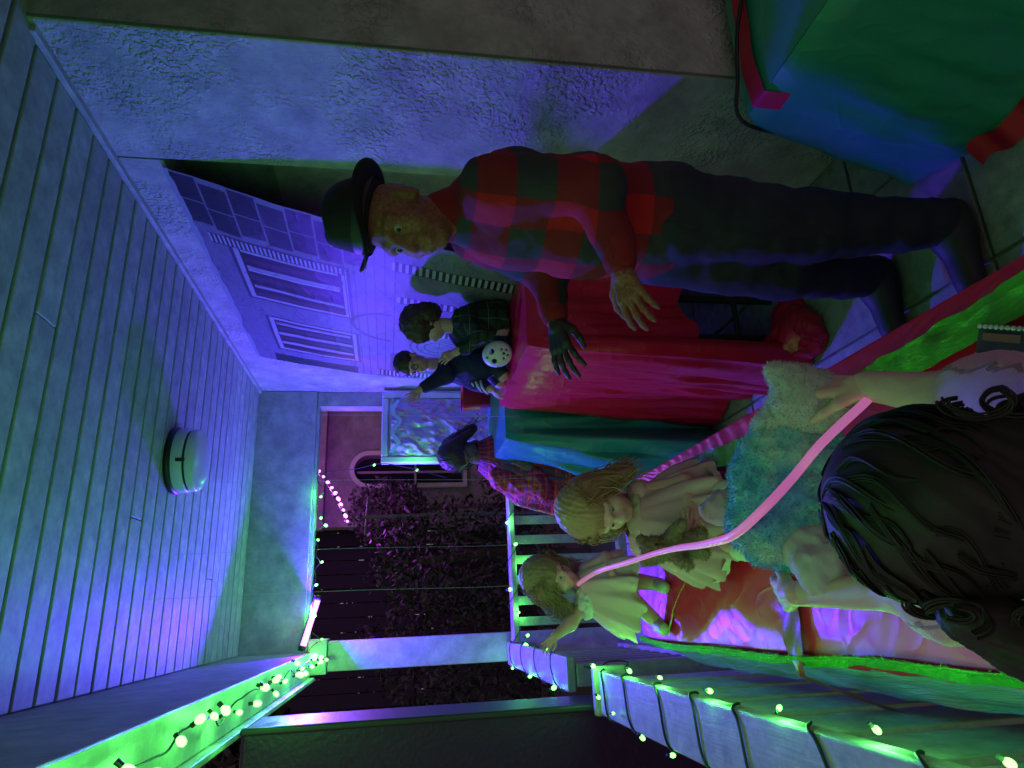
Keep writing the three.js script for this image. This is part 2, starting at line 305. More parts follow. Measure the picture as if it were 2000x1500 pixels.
{ // under the side beam: two loose strands
  const c = [], b = [];
  for (let z = 0.2, i = 0; z > -4.66; z -= 0.06, i++) { const x = -0.238 + 0.04 * fbm(z * 3, 1, 0) + 0.02 * Math.sin(z * 9), y = 2.12 - 0.03 * Math.abs(Math.sin(z * 4.2)); c.push([x, y, z]); if (i % 2 === 0) b.push([x + rr(-0.03, 0.03), y - 0.018 - rnd() * 0.035, z]); }
  stringLights('green string lights under the side beam at the roof edge', c, b, { seg: 260, size: 1.05, every: 3, power: 1.25 });
}
{ // along the end beam
  const c = [], b = [];
  for (let i = 0; i <= 24; i++) { const t = i / 24, x = -0.22 + t * 1.15, y = 2.172 - 0.02 * Math.sin(t * 19) ** 2 - (i % 5 === 2 ? 0.04 : 0), z = -4.692 + 0.012 * Math.sin(i * 2.1); c.push([x, y, z]); if ([0, 2, 5, 9, 12, 15, 17, 18, 21].includes(i)) b.push([x, y - 0.015, z + 0.012]); }
  c.push([0.98, 1.9, -4.68], [0.99, 1.74, -4.58], [0.94, 1.55, -4.5], [0.87, 1.3, -4.5]); b.push([0.985, 1.79, -4.6], [0.93, 1.5, -4.52]);
  stringLights('green string lights hanging along the far end beam', c, b, { seg: 160, every: 2, power: 1.7, size: 0.85 });
}
{ // end railing
  const c = [], b = [];
  for (let i = 0; i <= 30; i++) { const t = i / 30, x = 0.86 - t * 1.05, a = t * 26; c.push([x, 0.882 + 0.032 * Math.sin(a), -4.455 + 0.068 * Math.cos(a)]); if (i % 4 === 1) b.push([x, 0.915 - (i % 3) * 0.05, -4.385]); }
  stringLights('green string lights wound along the far end railing', c, b, { seg: 240, every: 2 });
}
{ // short railing
  const c = [], b = [];
  for (let i = 0; i <= 26; i++) { const t = i / 26, z = -4.6 + t * 1.58, a = t * 24; c.push([-0.27 + 0.082 * Math.cos(a), 0.881 + 0.034 * Math.sin(a), z]); if (i % 5 === 2) b.push([i % 2 ? -0.2 : -0.345, 0.905 - (i % 2) * 0.04, z]); }
  c.push([-0.25, 0.8, -2.97], [-0.27, 0.7, -2.93], [-0.23, 0.66, -2.9], [-0.22, 0.74, -2.9], [-0.25, 0.83, -2.8]);
  stringLights('green string lights wound on the short railing by the corner post', c, b, { seg: 240, every: 2 });
}
{ // near railing
  const c = [], turns = 9, n = turns * 10;
  for (let i = 0; i <= n; i++) { const t = i / n, z = -2.5 + t * 2.3, a = t * turns * 6.283 + 0.6 * Math.sin(t * 17), s = v => Math.sign(v) * Math.abs(v) ** 0.35; c.push([-0.2915 + 0.0775 * s(Math.cos(a)), 0.881 + 0.0235 * s(Math.sin(a)), z]); }
  const b = [[-0.2, 0.925, -2.48], [-0.30, 0.918, -2.47], [-0.198, 0.885, -2.2], [-0.33, 0.92, -2.3], [-0.195, 0.89, -1.92], [-0.375, 0.9, -1.86], [-0.195, 0.9, -1.58], [-0.372, 0.88, -1.3], [-0.195, 0.9, -1.28], [-0.375, 0.89, -2.12], [-0.195, 0.89, -1.02], [-0.375, 0.88, -0.9], [-0.195, 0.895, -0.78]];
  stringLights('green string lights wrapped round the near railing beside the long table', c, b, { seg: 420, r: 0.0034, power: 0.9, every: 2, size: 0.6 });
}
{
  const p = (t) => [1.62 - 0.62 * t, 2.6 - 0.38 * t - 0.05 * Math.sin(t * 3.1), -7.6]; const c = [], b = [];
  for (let i = 0; i <= 10; i++) { c.push(p(i / 10)); if (i) b.push([p(i / 10)[0], p(i / 10)[1] - 0.03, -7.58]); }
  stringLights('pink and violet string lights hanging in the dark garden', c, b, { mat: bulbViolet, color: lin(0.6, 0.07, 1), power: 11, every: 3, size: 1.7, r: 0.006 });
}
// ------------------------------------------------------------------ garden beyond the porch
const creaseT = dataTex(512, 512, (x, y) => { const q = 0.06 * wrapN(x, y, 1, 3, 2), a = 1 - Math.abs(wrapN(x + q, y, 0.7, 5, 2)) * 7, b = 1 - Math.abs(wrapN(x, y + q, 1.2, 17, 2)) * 7; return 0.35 + 0.2 * wrapN(x, y, 0.8, 50, 3) + 0.3 * Math.max(0, a) ** 1.5 + 0.22 * Math.max(0, b) ** 1.5; });
function leaves(c, r, n, size, y0 = -9) {
  const p = [], idx = [];
  for (let i = 0; i < n; i++) {
    const u = rnd() * 6.283, w = rnd() * 2 - 1, q = Math.sqrt(1 - w * w), rad = 0.45 + 0.6 * rnd() ** 0.6 + 0.22 * fbm(q * Math.cos(u) * 2 + c[0], w * 2 + c[1], q * Math.sin(u) * 2 + c[2], 2);
    const x = c[0] + r[0] * rad * q * Math.cos(u), y = Math.max(y0, c[1] + r[1] * rad * w), z = c[2] + r[2] * rad * q * Math.sin(u), s = size * rr(0.6, 1.3);
    const a = V(rr(-1, 1), rr(-1, 1), rr(-1, 1)).normalize(), b = V(rr(-1, 1), rr(-1, 1), rr(-1, 1)).cross(a).normalize(), k = p.length / 3, m = V(x, y, z);
    for (const [e, f] of [[-1, 0], [0, 0.42], [1, 0], [0, -0.42]]) { const o = m.clone().addScaledVector(a, e * s).addScaledVector(b, f * s); p.push(o.x, o.y, o.z); }
    idx.push(k, k + 1, k + 2, k, k + 2, k + 3);
  }
  const g = new THREE.BufferGeometry(); g.setAttribute('position', new THREE.Float32BufferAttribute(p, 3)); g.setIndex(idx); g.computeVertexNormals(); return metric(g);
}
const leafM = M([0.03, 0.028, 0.024], 0.6), barkM = M([0.09, 0.07, 0.05], 0.9, { bumpMap: rep(grainT, 0.3), bumpScale: 0.01 });
function plant(name, label, cat, c, r, n, size, trunk, group) {
  const g = thing(name, label, cat, group), base = -0.4;
  part(g, trunk > 0.05 ? 'trunk' : 'stem', [tube([[c[0], base, c[2]], [c[0] + 0.05, (base + c[1]) / 2, c[2]], [c[0] - 0.03, c[1] + r[1] * 0.5, c[2]]], trunk, 12, 8), ...[0, 1, 2, 3].map(i => tube([[c[0], c[1] - r[1] * 0.6, c[2]], [c[0] + Math.cos(i * 1.7) * r[0] * 0.5, c[1] + r[1] * 0.2, c[2] + Math.sin(i * 1.7) * r[2] * 0.5]], trunk * 0.5, 6, 5))], barkM);
  part(g, trunk > 0.05 ? 'crown' : 'foliage', leaves(c, r, n, size, base + 0.05), leafM);
}
{
  const g = thing('neighbour_house', 'pink lit neighbouring house wall with an arched window beyond the railing', 'house');
  const m = M([0.36, 0.33, 0.34], 0.8, { map: rep(blotchT, 2.5), bumpMap: rep(stuccoT, 0.8), bumpScale: 0.008 });
  const s = new THREE.Shape(); s.moveTo(1.15, -0.45); s.lineTo(7, -0.45); s.lineTo(7, 5.2); s.lineTo(1.15, 5.2); s.closePath();
  const h = new THREE.Path(); h.moveTo(1.72, 0.75); h.lineTo(1.72, 2.05); h.absarc(1.92, 2.05, 0.2, Math.PI, 0, true); h.lineTo(2.12, 0.75); h.closePath(); s.holes.push(h);
  const w = new THREE.ExtrudeGeometry(s, { depth: 0.3, bevelEnabled: false }); w.translate(0, 0, -9.6); part(g, 'wall', w, m);
  const f = new THREE.Shape(); f.moveTo(1.66, 0.7); f.lineTo(1.66, 2.05); f.absarc(1.92, 2.05, 0.26, Math.PI, 0, true); f.lineTo(2.18, 0.7); f.closePath(); const fh = h.clone(); f.holes.push(fh);
  const fg = new THREE.ExtrudeGeometry(f, { depth: 0.06, bevelEnabled: false }); fg.translate(0, 0, -9.295);
  const win = part(g, 'window', fg, M([0.5, 0.47, 0.45], 0.6));
  part(win, 'pane', box(1.72, 2.12, 0.75, 2.25, -9.55, -9.5, 0), M([0.015, 0.015, 0.02], 0.1));
  part(win, 'mullion', [box(1.905, 1.935, 0.76, 2.24, -9.49, -9.46, 0), box(1.73, 2.11, 1.4, 1.43, -9.458, -9.44, 0)], M([0.4, 0.38, 0.36], 0.6));
  part(g, 'ledge', box(1.1, 7, 2.62, 2.72, -9.29, -9.1, 0.01), m);
}
plant('garden_bush', 'leafy bush in front of the arched window', 'bush', [1.25, 1.75, -8.6], [0.42, 0.5, 0.4], 1900, 0.04, 0.03);
plant('hedge_shrub', 'tall dark shrub behind the middle of the end railing', 'shrub', [0.55, 0.95, -7.2], [0.62, 1.0, 0.5], 3000, 0.04, 0.04);
plant('hedge_shrub', 'tall dark shrub behind the left of the end railing near the corner post', 'shrub', [-0.35, 0.8, -7.6], [0.7, 1.2, 0.6], 3000, 0.042, 0.04);
plant('hedge_shrub', 'low dark shrub under the arched window of the neighbouring house', 'shrub', [1.7, 0.1, -8.3], [0.7, 0.55, 0.5], 1800, 0.04, 0.03);
for (const [x, y, z, r, lab] of [[-3.4, 2.6, -13, 2.3, 'dark tree seen past the corner post'], [-0.6, 2.9, -12.5, 2.2, 'dark tree standing right of the corner post'], [2.4, 4.6, -15, 3.2, 'tall dark tree behind the neighbouring house'], [-5.6, 2.4, -9, 2.6, 'dark tree left of the porch column']])
  plant('garden_tree', lab, 'tree', [x, y, z], [r, r * 1.25, r * 0.8], 2600, 0.2, 0.14);
{
  const g = thing('garden_fence', 'dark board fence across the back of the garden', 'fence'), m = M([0.02, 0.016, 0.024], 0.85, { bumpMap: rep(woodT, 0.5), bumpScale: 0.002 });
  for (let x = -9; x < 5; x += 0.2) part(g, 'board', box(x + 0.004, x + 0.194, -0.42, 3.1 + rr(-0.03, 0.03), -10.42, -10.4 + rr(0, 0.006), 0.004), m);
  part(g, 'rail', box(-9, 5, 1.4, 1.5, -10.392, -10.35, 0.004), m);
}
{
  const g = thing('clothes_pole', 'thin pale pole standing in the garden behind the end railing', 'pole');
  part(g, 'shaft', tube([[0.96, -0.4, -7.0], [0.97, 1, -7.0], [0.96, 2.0, -7.0]], 0.018, 8, 8), M([0.12, 0.11, 0.13], 0.6));
  part(g, 'cross_arm', tube([[0.78, 1.96, -7.0], [1.16, 1.94, -7.0]], 0.014, 4, 8), M([0.12, 0.11, 0.13], 0.6));
}
// ------------------------------------------------------------------ poster over the doorway
{
  const W = 1400, H = 1150, c = document.createElement('canvas'); c.width = W; c.height = H; const k = c.getContext('2d');
  const R = (x, y, w, h, f) => { k.fillStyle = f; k.fillRect(x, y, w, h); };
  R(0, 0, W, H, '#8b849a');
  for (let i = 0; i < 2600; i++) { const v = 70 + rnd() * 110 | 0; k.globalAlpha = 0.10 + rnd() * 0.12; R(rnd() * W, rnd() * H, 4 + rnd() * 70, 2 + rnd() * 14, `rgb(${v},${v - 6},${v + 6})`); }
  k.globalAlpha = 1;
  // right: a column of dark stone blocks
  for (let y = 0, i = 0; y < 470; y += 78, i++) { for (let j = 0; j < 2; j++) { const v = 22 + rnd() * 22 | 0; R(W - 250 + j * 124 + (i % 2 ? -20 : 0), y, 118, 72, `rgb(${v},${v + 12},${v + 18})`); } }
  // two boarded windows, sills and fringed boards
  const win = (x, y, w, h, n) => {
    R(x - 30, y - 30, w + 60, h + 60, '#4a4456'); R(x - 18, y - 18, w + 36, h + 36, '#c4bccc'); R(x, y, w, h, '#22161c');
    for (let i = 0; i < n; i++) { const bx = x + (i + 0.15) * w / n, bw = w / n * (0.35 + rnd() * 0.3); R(bx, y + rnd() * 14, bw, h - rnd() * 20, i % 2 ? '#d2cadb' : '#4a3840'); k.globalAlpha = 0.4; for (let j = 0; j < 9; j++) R(bx + rnd() * bw, y, 2, h, '#40323a'); k.globalAlpha = 1; }
  };
  win(700, 120, 380, 330, 6); win(190, 150, 300, 310, 6);
  R(0, 90, 90, 380, '#2a343a');
  const louver = (x, y, w, h, s) => { R(x, y, w, h, '#2e2838'); for (let q = y; q < y + h; q += s) { R(x + 4, q, w - 8, s * 0.5, '#cfc6da'); R(x + 4, q + s * 0.55, w - 8, s * 0.2, '#1e1826'); } };
  louver(1040, 40, 60, 420, 14); louver(620, 690, 110, 420, 26); louver(20, 560, 80, 320, 18); louver(1180, 620, 70, 500, 22); louver(900, 640, 60, 470, 24);
  R(110, 620, 250, 480, '#5a5266'); R(140, 650, 190, 440, '#332b3c'); for (let i = 0; i < 5; i++) R(148 + i * 37, 660, 26, 420, '#8b8299');
  k.strokeStyle = '#4c4458'; k.lineWidth = 16; k.beginPath(); k.arc(640, 620, 150, Math.PI, 0); k.stroke();
  k.lineWidth = 8; k.strokeStyle = '#4e4660'; for (const r of [120, 92, 60]) { k.beginPath(); k.arc(470, 820, r, 0, 7); k.stroke(); }
  for (let i = 0; i < 12; i++) { k.beginPath(); k.moveTo(470, 820); k.lineTo(470 + Math.cos(i * 0.5236) * 90, 820 + Math.sin(i * 0.5236) * 90); k.lineWidth = 3; k.stroke(); }
  k.lineWidth = 2; k.strokeStyle = '#3a3246'; for (let i = 0; i < 140; i++) { k.globalAlpha = 0.6; k.beginPath(); let x = rnd() * W, y = rnd() * H; k.moveTo(x, y); for (let j = 0; j < 5; j++) { x += rr(-40, 40); y += rr(-30, 30); k.lineTo(x, y); } k.stroke(); } k.globalAlpha = 1;
  for (let y = 460; y < 640; y += 34) R(0, y, W, 4, '#544c62');
  const t = new THREE.CanvasTexture(c); t.colorSpace = THREE.SRGBColorSpace; t.anisotropy = 8;
  const g = thing('backdrop_poster', 'printed vinyl backdrop of a derelict house front hung over the doorway', 'poster');
  // u runs from the far edge to the near edge, v from the bottom up; the foot leans out onto the red table
  part(g, 'print', sheet(48, 40, (u, v) => { const d = 1 - v, z0 = -3.98 + 0.1 * d, z1 = -2.14 - 0.30 * d, z = z0 + (z1 - z0) * u; return [1.535 - 0.2 * d - 0.04 * Math.sin(d * 3.1) + 0.010 * Math.sin(u * 19 + d * 2) * d + 0.006 * fbm(u * 5, v * 5, 3), 2.475 - 0.03 * u - d * 1.48, z]; }), M([0.72, 0.72, 0.72], 0.5, { map: t, bumpMap: rep(creaseT, 0.8), bumpScale: 0.003 }));
  part(g, 'hem_tape', sheet(40, 1, (u, v) => [1.532, 2.478 - 0.03 * u - 0.02 * v, -3.98 + 1.84 * u]), M([0.25, 0.3, 0.32], 0.5));
}
// ------------------------------------------------------------------ draped tables
function drape({ x0, x1, z0, z1, top, r = 0.02, hem, flare, amp = 0.02, folds = 26, rows = 14, n = 220, ruff = 0, ph = 0, inner = [0, 0.3, 0.55, 0.75, 0.88, 0.94, 0.98, 1] }) {
  const cx = (x0 + x1) / 2, cz = (z0 + z1) / 2, hx = (x1 - x0) / 2, hz = (z1 - z0) / 2, per = 4 * (hx + hz), rows3 = [], uvs = [];
  const rim = s => {   // walk the rectangle
    let d = s * per, x, z, nx, nz;
    if (d < 2 * hx) { x = -hx + d; z = hz; nx = 0; nz = 1; } else if ((d -= 2 * hx) < 2 * hz) { x = hx; z = hz - d; nx = 1; nz = 0; } else if ((d -= 2 * hz) < 2 * hx) { x = hx - d; z = -hz; nx = 0; nz = -1; } else { d -= 2 * hx; x = -hx; z = -hz + d; nx = -1; nz = 0; }
    const e = 0.06, ax = Math.max(0, Math.abs(x) - (hx - e)) / e, az = Math.max(0, Math.abs(z) - (hz - e)) / e; if (ax > 0 && az > 0) { const l = Math.hypot(ax, az); nx = Math.sign(x) * ax / l; nz = Math.sign(z) * az / l; }
    return [x, z, nx, nz];
  };
  for (const f of inner) { const a = [], b = []; for (let i = 0; i <= n; i++) { const [x, z] = rim(i / n % 1), X = cx + x * f, Z = cz + z * f; a.push([X, top + 0.003 * fbm(X * 4, Z * 4, ph, 2) + (ruff && f > 0.6 && f < 1 && x > 0.15 ? ruff * Math.sin((Z + 0.3 * X) * 95 + 3 * fbm(Z * 4, X * 4, 2)) * (f - 0.6) * 2.4 : 0), Z]); b.push([X, Z]); } rows3.push(a); uvs.push(b); }
  for (let j = 0; j <= rows; j++) {
    const t = j / rows, a = [], b = [];
    for (let i = 0; i <= n; i++) {
      const s = i / n % 1, [x, z, nx, nz] = rim(s), H = hem(cx + x, cz + z, nx, nz), drop = top - H, F = typeof flare === 'function' ? flare(nx, nz, cx + x, cz + z) : flare;
      const w = Math.sin(s * folds * 6.283 + 2.5 * fbm(s * 9, ph, t * 1.2)) * 0.6 + 0.28 * Math.sin(s * folds * 19.4 + 3 * fbm(s * 14, ph + 3, t)) * (0.4 + fbm(s * 7, 2, ph)) + fbm(s * 30, t * 1.6, ph) * 0.9, o = r * (1 - Math.exp(-t * 30)) + F * drop * t + amp * w * Math.min(1, t * 1.6);
      a.push([cx + x + nx * o, top - 0.002 - drop * t, cz + z + nz * o]); b.push([s * per, top + 3 - drop * t]);
    }
    rows3.push(a); uvs.push(b);
  }
  const p = [], uv = [], idx = []; rows3.forEach((a, j) => a.forEach((q, i) => { p.push(...q); uv.push(...uvs[j][i]); }));
  for (let j = 0; j < rows3.length - 1; j++) for (let i = 0; i < n; i++) { const a = j * (n + 1) + i, b = a + 1, c = a + n + 1, d = c + 1; idx.push(a, c, d, a, d, b); }
  const g = new THREE.BufferGeometry(); g.setAttribute('position', new THREE.Float32BufferAttribute(p, 3)); g.setAttribute('uv', new THREE.Float32BufferAttribute(uv, 2)); g.setIndex(idx); g.computeVertexNormals(); return g;
}
const plasticRed = M([0.74, 0.012, 0.05], 0.3, { bumpMap: rep(creaseT, 0.9), bumpScale: 0.004 });
const plasticTop = plasticRed.clone(); plasticTop.bumpMap = rep(creaseT, 1.1); plasticTop.bumpScale = 0.003;
const plasticTeal = M([0.02, 0.30, 0.22], 0.32, { bumpMap: rep(creaseT, 0.9), bumpScale: 0.004 });
const plasticGreen = M([0.03, 0.33, 0.20], 0.34, { bumpMap: rep(creaseT, 1.3), bumpScale: 0.004 });
function table(label, x0, x1, z0, z1, top) {
  const g = thing('folding_table', label, 'table'), m = M([0.35, 0.34, 0.32], 0.6), l = M([0.03, 0.03, 0.035], 0.4);
  part(g, 'tabletop', box(x0, x1, top - 0.045, top - 0.006, z0, z1, 0.008), m);
  for (const x of [x0 + 0.06, x1 - 0.06]) for (const z of [z0 + 0.08, z1 - 0.08]) part(g, 'leg', tube([[x, 0.001, z], [x, top / 2, z], [x, top - 0.045, z]], 0.016, 4, 10), l);
  for (const z of [z0 + 0.08, z1 - 0.08]) part(g, 'stretcher', tube([[x0 + 0.06, 0.18, z], [x1 - 0.06, 0.18, z]], 0.011, 2, 8), l);
}
table('long folding table under the red cloth beside the near railing', -0.105, 0.425, -2.40, -0.70, 0.75);
tag(part(scene, numbered('tablecloth'), drape({ x0: -0.115, x1: 0.435, z0: -2.42, z1: -0.68, top: 0.752, hem: (x, z, nx, nz) => nx < -0.5 ? 0.42 : 0.12, flare: nx => nx < -0.5 ? 0.16 : 0.03, amp: 0.014, folds: 34, rows: 16, n: 420, ruff: 0.0022, ph: 2 }), plasticTop), 'red plastic cloth on the long table below the dolls', 'tablecloth');
table('tall table under the red cloth behind the tall person', 1.0, 1.3, -3.12, -2.37, 1.12);
tag(part(scene, numbered('tablecloth'), drape({ x0: 0.97, x1: 1.32, z0: -3.14, z1: -2.35, top: 1.125, hem: (x, z, nx, nz) => nx < -0.4 ? 0.015 : 0.46 + 0.03 * Math.sin(x * 23), flare: (nx, nz, x, z) => nx < -0.4 ? 0.09 + 0.05 * Math.sin(z * 5) : 0.01, amp: 0.026, folds: 9, rows: 22, n: 280, ph: 9 }), plasticRed), 'red plastic cloth hanging to the floor from the tall table', 'tablecloth');
table('table under the teal cloth behind the red draped table', 0.84, 1.26, -3.88, -3.24, 1.08);
tag(part(scene, numbered('tablecloth'), drape({ x0: 0.82, x1: 1.28, z0: -3.9, z1: -3.22, top: 1.085, hem: () => 0.02, flare: (nx, nz, x, z) => nx < -0.3 ? 0.2 + 0.1 * Math.sin(z * 7) : 0.02, amp: 0.045, folds: 9, rows: 20, n: 260, ph: 21 }), plasticTeal), 'teal plastic cloth falling in folds behind the red draped table', 'tablecloth');
table('low table under the green cloth by the near end of the stucco wall', 1.38, 2.0, -1.44, -0.55, 0.6);
tag(part(scene, numbered('tablecloth'), drape({ x0: 1.35, x1: 2.03, z0: -1.47, z1: -0.52, top: 0.605, hem: () => 0.012, flare: nx => nx < -0.3 ? 0.26 : 0.03, amp: 0.018, folds: 8, rows: 18, n: 260, ph: 5 }), plasticGreen), 'dark green plastic cloth on the low table in the near right corner', 'tablecloth');
{ // a heap of red plastic at the foot of the red cloth
  tag(part(scene, 'cloth_heap', surf([ell([0.98, 0.05, -2.24], [0.11, 0.09, 0.13]), ell([1.08, 0.03, -2.3], [0.1, 0.06, 0.1]), cap([0.93, 0.02, -2.15], [0.98, 0.12, -2.3], 0.035)], { k: 0.04, cell: 0.008, extra: (d, x, y, z) => Math.max(d + 0.012 * fbm(x * 16, y * 16, z * 16, 3), 0.002 - y) }), plasticRed), 'crumpled red plastic heap on the floor below the red draped table', 'cloth');
}
// ------------------------------------------------------------------ ribbons, garland, small things
const foilGreen = M([0.13, 0.62, 0.05], 0.24, { metalness: 0.15, bumpMap: rep(creaseT, 0.15), bumpScale: 0.004 });
function strip(pts, w, n, wave, side = V(1, 0, 0)) {   // a flat ribbon along a path
  const c = new THREE.CatmullRomCurve3(pts.map(p => V(...p)), false, 'centripetal');
  return sheet(n, 4, (u, v) => { const p = c.getPoint(u), k = (v - 0.5) * w; return [p.x + side.x * k, p.y + side.y * k + wave * fbm(u * n * 0.12, v * 1.5, 4) + wave * 0.5 * Math.sin(u * n * 0.5) * (v - 0.5), p.z + side.z * k]; });
}
tag(part(scene, 'green_ribbon', strip([[0.38, 0.768, -0.66], [0.365, 0.768, -0.95], [0.36, 0.772, -1.2], [0.352, 0.77, -1.5], [0.37, 0.77, -1.75], [0.36, 0.768, -1.95], [0.375, 0.768, -2.1]], 0.055, 150, 0.011), foilGreen), 'shiny green foil ribbon lying along the right edge of the long table', 'ribbon');
{
  const g = thing('tinsel_garland', 'bright green tinsel garland along the left edge of the long table', 'garland');
  const c = new THREE.CatmullRomCurve3([[-0.118, 0.762, -0.7], [-0.118, 0.764, -0.95], [-0.112, 0.772, -1.2], [-0.122, 0.77, -1.38], [-0.125, 0.764, -1.6], [-0.12, 0.77, -1.8], [-0.125, 0.766, -2.05], [-0.118, 0.768, -2.3], [-0.11, 0.765, -2.42]].map(p => V(...p)));
  part(g, 'cord', new THREE.TubeGeometry(c, 120, 0.004, 5), foilGreen);
  const gs = []; for (let i = 0; i < 1900; i++) { const p = c.getPoint(rnd()), d = V(rr(-1, 1), rr(-0.3, 1), rr(-0.8, 0.8)).normalize(), l = rr(0.005, 0.012), s = V(rr(-1, 1), rr(-1, 1), rr(-1, 1)).cross(d).normalize().multiplyScalar(0.0014), q = p.clone().addScaledVector(d, l); const b = new THREE.BufferGeometry(); b.setAttribute('position', new THREE.Float32BufferAttribute([...p.clone().sub(s).toArray(), ...p.clone().add(s).toArray(), ...q.toArray()], 3)); b.computeVertexNormals(); gs.push(b); }
  part(g, 'fringe', gs, foilGreen).userData.kind = 'stuff';
  part(g, 'foil_ribbon', sheet(300, 4, (u, v) => { const p = c.getPoint(u), w = 0.024 * (0.75 + 0.35 * fbm(u * 16, 3, 1)); return [p.x - 0.006 + (v - 0.5) * w + 0.006 * fbm(u * 10, 0, 8), 0.7585 + 0.004 * Math.abs(fbm(u * 40, v * 2, 5)) + 0.003 * (1 - Math.abs(2 * v - 1)), p.z]; }), foilGreen);
}
tag(part(scene, 'clear_wrap', sheet(90, 20, (u, v) => { const z = -0.85 - u * 1.5, o = v; return [-0.125 - 0.085 * o - 0.012 * fbm(u * 7, v * 1.5, 6, 2), 0.75 - 0.20 * o + 0.006 * fbm(u * 8, v * 2, 1, 2), z]; }), M([0.26, 0.34, 0.48], 0.25, { bumpMap: rep(creaseT, 0.5), bumpScale: 0.003 })), 'crinkled pale plastic wrap hanging off the left edge of the long table', 'plastic wrap');
tag(part(scene, 'yellow_ribbon', strip([[-0.1, 0.766, -2.14], [-0.02, 0.764, -2.08], [0.04, 0.768, -1.98], [0.09, 0.765, -1.9]], 0.02, 50, 0.004, V(0.5, 0, 0.85)), M([0.5, 0.42, 0.05], 0.4)), 'thin yellow ribbon across the long table beside the small doll', 'ribbon');
tag(part(scene, 'dark_red_ribbon', sheet(50, 6, (u, v) => { const d = u * 0.42, x = 0.06 - Math.min(d, 0.19), o = Math.max(0, d - 0.19), pinch = 1 - 0.55 * Math.exp(-(((d - 0.19) / 0.03) ** 2)); return [x - 0.015 - o * 0.36 + (o > 0 ? -0.012 : 0), 0.767 - o * 0.9 + 0.003 * Math.sin(u * 25 + v * 6), -1.42 + (v - 0.5) * 0.07 * pinch]; }), M([0.28, 0.02, 0.03], 0.4)), 'dark red ribbon folded over the left edge of the long table', 'ribbon');
const strapRed = M([0.6, 0.01, 0.03], 0.4, { bumpMap: rep(grainT, 0.2), bumpScale: 0.001 });
tag(part(scene, 'red_strap', sheet(60, 3, (u, v) => { const d = u * 0.74, x = 2.0 - Math.min(d, 0.66), over = Math.max(0, d - 0.66), z = -1.39 + (v - 0.5) * 0.065 + 0.01 * Math.sin(u * 7); return [x - over * 0.3, 0.617 - over * 0.9 + 0.003 * Math.sin(u * 20), z + over * 0.2]; }), strapRed), 'flat red strap lying across the dark green cloth', 'strap');
tag(part(scene, 'black_cable', tube([[2.0, 0.614, -1.25], [1.75, 0.616, -1.33], [1.6, 0.63, -1.4], [1.46, 0.632, -1.44], [1.36, 0.618, -1.49], [1.33, 0.5, -1.505], [1.36, 0.25, -1.51], [1.42, 0.01, -1.5]], 0.006, 60, 7), cordM), 'thin black cable running over the dark green cloth under the red strap', 'cable');
tag(part(scene, 'red_hem_cloth', sheet(24, 4, (u, v) => [1.165 + 0.012 * Math.sin(u * 9) - 0.05 * v, 0.05 - 0.042 * v + 0.006 * Math.sin(u * 14), -1.33 + u * 0.2]), strapRed), 'small strip of red cloth at the foot of the dark green cloth', 'cloth');
{
  const g = thing('beaded_pouch', 'small dark pouch edged with white beads on the long red table', 'pouch');
  part(g, 'pouch', place(new RoundedBoxGeometry(0.085, 0.012, 0.05, 2, 0.005), [0.325, 0.767, -0.745], [0, 1.1, 0]), M([0.05, 0.08, 0.1], 0.5, { bumpMap: rep(grainT, 0.05), bumpScale: 0.002 }));
  const bm = M([0.6, 0.62, 0.65], 0.25), bg = new THREE.SphereGeometry(0.0036, 8, 6);
  for (let i = 0; i < 9; i++) for (const z of [-0.021, 0.021]) { const b = part(g, 'bead', bg, bm); b.position.copy(V(-0.036 + i * 0.009, 0.008, z).applyAxisAngle(V(0, 1, 0), 1.1).add(V(0.325, 0.767, -0.745))); }
  part(g, 'patch', place(box(-0.03, 0.03, 0.0062, 0.0075, 0.001, 0.012, 0), [0.325, 0.767, -0.745], [0, 1.1, 0]), M([0.3, 0.14, 0.05], 0.5));
}
for (const [x, z, lab] of [[0.93, -3.2, 'thin clear thread hanging from the ceiling right of the round lamp'], [0.63, -3.3, 'thin clear thread hanging from the ceiling just past the round lamp'], [0.3, -3.25, 'thin clear thread hanging from the ceiling left of the round lamp'], [0.1, -2.9, 'thin clear thread hanging from the ceiling nearest the side beam']])
  tag(part(scene, numbered('hanging_thread'), tube([[x, 2.6, z], [x + 0.004, 1.8, z], [x - 0.003, 1.2, z], [x + 0.003, 0.95, z]], 0.0006, 30, 4), M([0.6, 0.65, 0.65], 0.2)), lab, 'thread', 'hanging threads');
